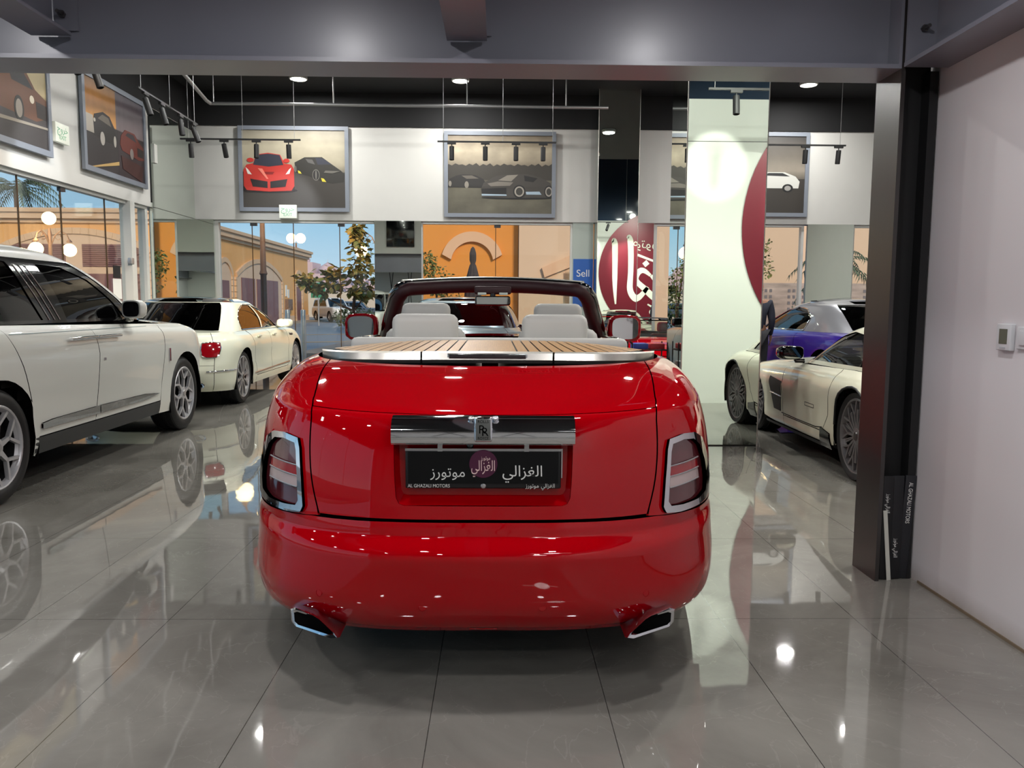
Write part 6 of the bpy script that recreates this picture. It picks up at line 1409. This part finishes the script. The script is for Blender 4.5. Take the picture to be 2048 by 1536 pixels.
for i, (x, y) in enumerate(((-4.60, 17.5), (-4.32, 17.75))):
    b = MB(); b.lathe([(.001, 1.24), (.05, 1.235), (.056, 1.22), (.056, 0), (.075, 0), (.075, -.02)], 20); o = b.build('bollard', M_alloy, None, 40); o.location = (x, y, 0)
    tag(o, ('left', 'right')[i]+' one of two tall steel bollards outside the glass', 'bollard', 'steel bollards outside')
um = empty('closed_parasol', (-.74, 24, .1), 0, 'closed dark parasol standing before the orange wall', 'parasol'); DKF = mat('parasol_cloth', (72, 66, 66), .9)
b = MB(); b.cyl((0, 0, 0), (0, 0, 3.0), .03); b.build('pole', M_gunmetal, um, 40)
b = MB(); n = 24; pr = [(.26, 1.0), (.22, 1.6), (.17, 2.1), (.10, 2.45), (.07, 2.5), (.10, 2.6), (.10, 2.8), (.06, 2.95), (.01, 3.0)]
vs_ = [(r_*(1+.18*(i % 2)*(1 if z < 2.4 else .2))*math.cos(2*PI*i/n), r_*(1+.18*(i % 2))*math.sin(2*PI*i/n), z) for i in range(n) for r_, z in pr]; k = len(pr)
b.add(vs_, [(i*k+j, ((i+1) % n)*k+j, ((i+1) % n)*k+j+1, i*k+j+1) for i in range(n) for j in range(k-1)]); b.build('folded_cloth', DKF, um, 60)
rs = empty('road_sign', (-11.2, 50, 0), 0, 'small green road sign on a pole beyond the road', 'sign'); MB().box((-.04, -.02, 0), (.04, .02, 2.1)).build('pole', M_alloy, rs); MB().box((-.45, -.05, 1.75), (.45, -.02, 2.7), None, .02).build('board', mat('board_green', (52, 140, 104), .5), rs)
sp_ = empty('stone_pier', (-9.6, 6.5, 0), 0, 'pale split-stone pier outside, seen in the corner mirrors', 'pier'); b = MB(); rnd = random.Random(4)
for j in range(24):
    for i in range(4):
        d = rnd.uniform(0, .05); x0 = i*.6-(.3 if j % 2 else 0); b.box((max(0, x0)+.006, -d, j*.14+.004), (min(2.1, x0+.6)-.006, .3, j*.14+.136))
b.build('stone_course', mat('split_stone', (178, 178, 176), .9, noise=(4, .15)), sp_)
# poster on the pier and the display trolley
ps = empty('poster', (1.52, YF+.018, 1.35), 0, 'blue poster on the pier left of the far mirror pillar', 'poster')
MB().box((0, -.01, 0), (.40, 0, .95)).build('sheet', mat('poster_blue', (44, 96, 176), .5), ps); text('poster_lettering', 'Sell', .20, M_letter, ps, plane_mx((.2, -.0105, .66), (1, 0, 0), (0, 0, 1)))
ty = empty('wire_trolley', (1.38, 8.05, 0), 0, 'black wire display trolley with blue and red goods left of the near mirror pillar', 'trolley')
b = MB(); K = .007
for z in (.15, .62, .92):
    b.tube([(0, 0, z), (.36, 0, z), (.36, .28, z), (0, .28, z)], K, 6, True)
    for i in range(1, 9): b.tube([(.04*i, 0, z), (.04*i, .28, z)], .003, 5)
for x, y in ((0, 0), (.36, 0), (.36, .28), (0, .28)): b.tube([(x, y, .03), (x, y, 1.0)], K, 6)
b.tube([(0, 0, .98), (-.05, 0, 1.04), (-.05, .28, 1.04), (0, .28, .98)], .010, 6); b.build('wire_frame', M_blackm, ty, 60)
for x, y in ((0, 0), (.36, 0), (.36, .28), (0, .28)): b = MB(); b.lathe([(.001, -.012), (.03, -.012), (.03, .012), (.001, .012)], 14, plane_mx((x, y, .03), (1, 0, 0), (0, 0, 1))); b.build('caster', M_rubber, ty, 40)
for k, (x, c, nm) in enumerate(((.02, (40, 70, 170), 'blue'), (.19, (196, 30, 40), 'red'))):
    o = MB().box((x, .03, .93), (x+.15, .25, .985), None, .006).build('goods_box', mat('box_'+nm, c, .4), None, 40); o.location = (1.38, 8.05, 0); tag(o, nm+' flat box on the top tray of the wire trolley', 'box')
    o = MB().box((x, .04, .628), (x+.15, .24, .80), None, .006).build('goods_box', mat('box_'+('red', 'white')[k], ((196, 30, 40), (220, 220, 222))[k], .4), None, 40); o.location = (1.38, 8.05, 0); tag(o, ('red', 'white')[k]+' box on the middle tray of the wire trolley', 'box')

# ------------------------------------------------------------------ person beyond the near mirror pillar
pe = empty('person', (4.06, 12.35, 0), PI*.9, 'person in a dark jacket and orange cap standing beyond the pillar', 'person')
J = dict(pel=(0, 0, .95), waist=(0, .0, 1.10), chest=(0, .02, 1.32), neck=(0, .01, 1.48), ls=(-.19, .01, 1.42), le=(-.23, .03, 1.14), lw=(-.21, -.08, .92), rs=(.19, .01, 1.42), re=(.25, .03, 1.14), rw=(.20, -.12, .95),
    lh=(-.10, 0, .90), lk=(-.11, -.02, .50), la=(-.11, .02, .08), lt=(-.12, -.14, .03), rh=(.10, 0, .90), rk=(.12, -.02, .50), ra=(.12, .02, .08), rt=(.13, -.14, .03), head=(0, -.0, 1.56))
rad = dict(pel=.15, waist=.135, chest=.16, neck=.055, ls=.075, le=.052, lw=.036, rs=.075, re=.052, rw=.036, lh=.10, lk=.065, la=.045, lt=.035, rh=.10, rk=.065, ra=.045, rt=.035, head=.06)
def skin(name, names, edges, m, parent, sc_=1.0, J_=J, rad_=rad):
    me = bpy.data.meshes.new(name); me.from_pydata([J_[n] for n in names], [(names.index(a), names.index(c)) for a, c in edges], []); me.materials.append(m)
    o = bpy.data.objects.new(name, me); COL.objects.link(o); o.parent = parent; md = o.modifiers.new('skin', 'SKIN')
    for i, n in enumerate(names): me.skin_vertices[0].data[i].radius = (rad_[n]*sc_, rad_[n]*sc_)
    me.skin_vertices[0].data[0].use_root = True; md.use_smooth_shade = True; sd = o.modifiers.new('sub', 'SUBSURF'); sd.levels = sd.render_levels = 2; return o
SKIN = mat('skin_tan', (150, 108, 84), .55); JK = mat('jacket_dark', (34, 38, 52), .8); TRS = mat('trousers_dark', (38, 38, 42), .85)
body = skin('body', ['pel', 'waist', 'chest', 'neck', 'head', 'ls', 'le', 'lw', 'rs', 're', 'rw', 'lh', 'lk', 'la', 'lt', 'rh', 'rk', 'ra', 'rt'], [('pel', 'waist'), ('waist', 'chest'), ('chest', 'neck'), ('neck', 'head'), ('chest', 'ls'), ('ls', 'le'), ('le', 'lw'), ('chest', 'rs'), ('rs', 're'), ('re', 'rw'), ('pel', 'lh'), ('lh', 'lk'), ('lk', 'la'), ('la', 'lt'), ('pel', 'rh'), ('rh', 'rk'), ('rk', 'ra'), ('ra', 'rt')], SKIN, pe, .93)
skin('jacket', ['pel', 'waist', 'chest', 'ls', 'le', 'lw', 'rs', 're', 'rw'], [('pel', 'waist'), ('waist', 'chest'), ('chest', 'ls'), ('ls', 'le'), ('le', 'lw'), ('chest', 'rs'), ('rs', 're'), ('re', 'rw')], JK, pe, 1.06)
skin('trousers', ['pel', 'lh', 'lk', 'la', 'rh', 'rk', 'ra'], [('pel', 'lh'), ('lh', 'lk'), ('lk', 'la'), ('pel', 'rh'), ('rh', 'rk'), ('rk', 'ra')], TRS, pe, 1.05)
b = MB(); b.sphere((0, -.015, 1.635), .088, 20, (.86, 1.02, 1.22)); b.sphere((0, -.108, 1.625), .014, 8, (.8, 1, 1.4)); b.sphere((-.078, -.01, 1.63), .02, 8, (.4, .8, 1.3)); b.sphere((.078, -.01, 1.63), .02, 8, (.4, .8, 1.3)); b.build('head', SKIN, pe, 60)
b = MB(); b.sphere((-.03, -.095, 1.648), .010, 8); b.sphere((.03, -.095, 1.648), .010, 8); b.box((-.022, -.106, 1.588), (.022, -.098, 1.593)); b.build('face_features', mat('feature_dark', (52, 30, 28), .5), pe, 60)
b = MB(); b.sphere((0, .0, 1.685), .096, 20, (.9, 1.05, .8)); b.box((-.06, -.17, 1.665), (.06, -.07, 1.68), None, .005); b.build('cap', mat('cap_orange', (206, 92, 62), .7), pe, 60)
for s in (-1, 1):
    wx, wy_, wz = (-.22, -.08, .92) if s < 0 else (.20, -.12, .95)
    Jh = {'w': (wx, wy_, wz+.02), 'p': (wx, wy_-.015, wz-.06)}; rh_ = {'w': .022, 'p': .028}; nm = ['w', 'p']; ed = [('w', 'p')]
    for f in range(4):
        y0 = -.028+.019*f; L = (.06, .072, .07, .055)[f]
        for q, (dz, dx) in enumerate(((-.09, 0), (-.09-L*.5, .008), (-.09-L, .022))): Jh['f%d%d' % (f, q)] = (wx-s*dx, wy_-.015+y0, wz+dz); rh_['f%d%d' % (f, q)] = .0085; nm.append('f%d%d' % (f, q))
        ed += [('p', 'f%d0' % f), ('f%d0' % f, 'f%d1' % f), ('f%d1' % f, 'f%d2' % f)]
    Jh['t0'] = (wx, wy_-.05, wz-.06); Jh['t1'] = (wx-s*.01, wy_-.07, wz-.09); rh_['t0'] = rh_['t1'] = .010; nm += ['t0', 't1']; ed += [('p', 't0'), ('t0', 't1')]
    skin('hand', nm, ed, SKIN, pe, 1.0, Jh, rh_)
for s in (-1, 1): b = MB(); b.box((s*.12-.05, -.20, 0), (s*.12+.05, .09, .075), None, .03); b.build('shoe', M_blackm, pe, 60)
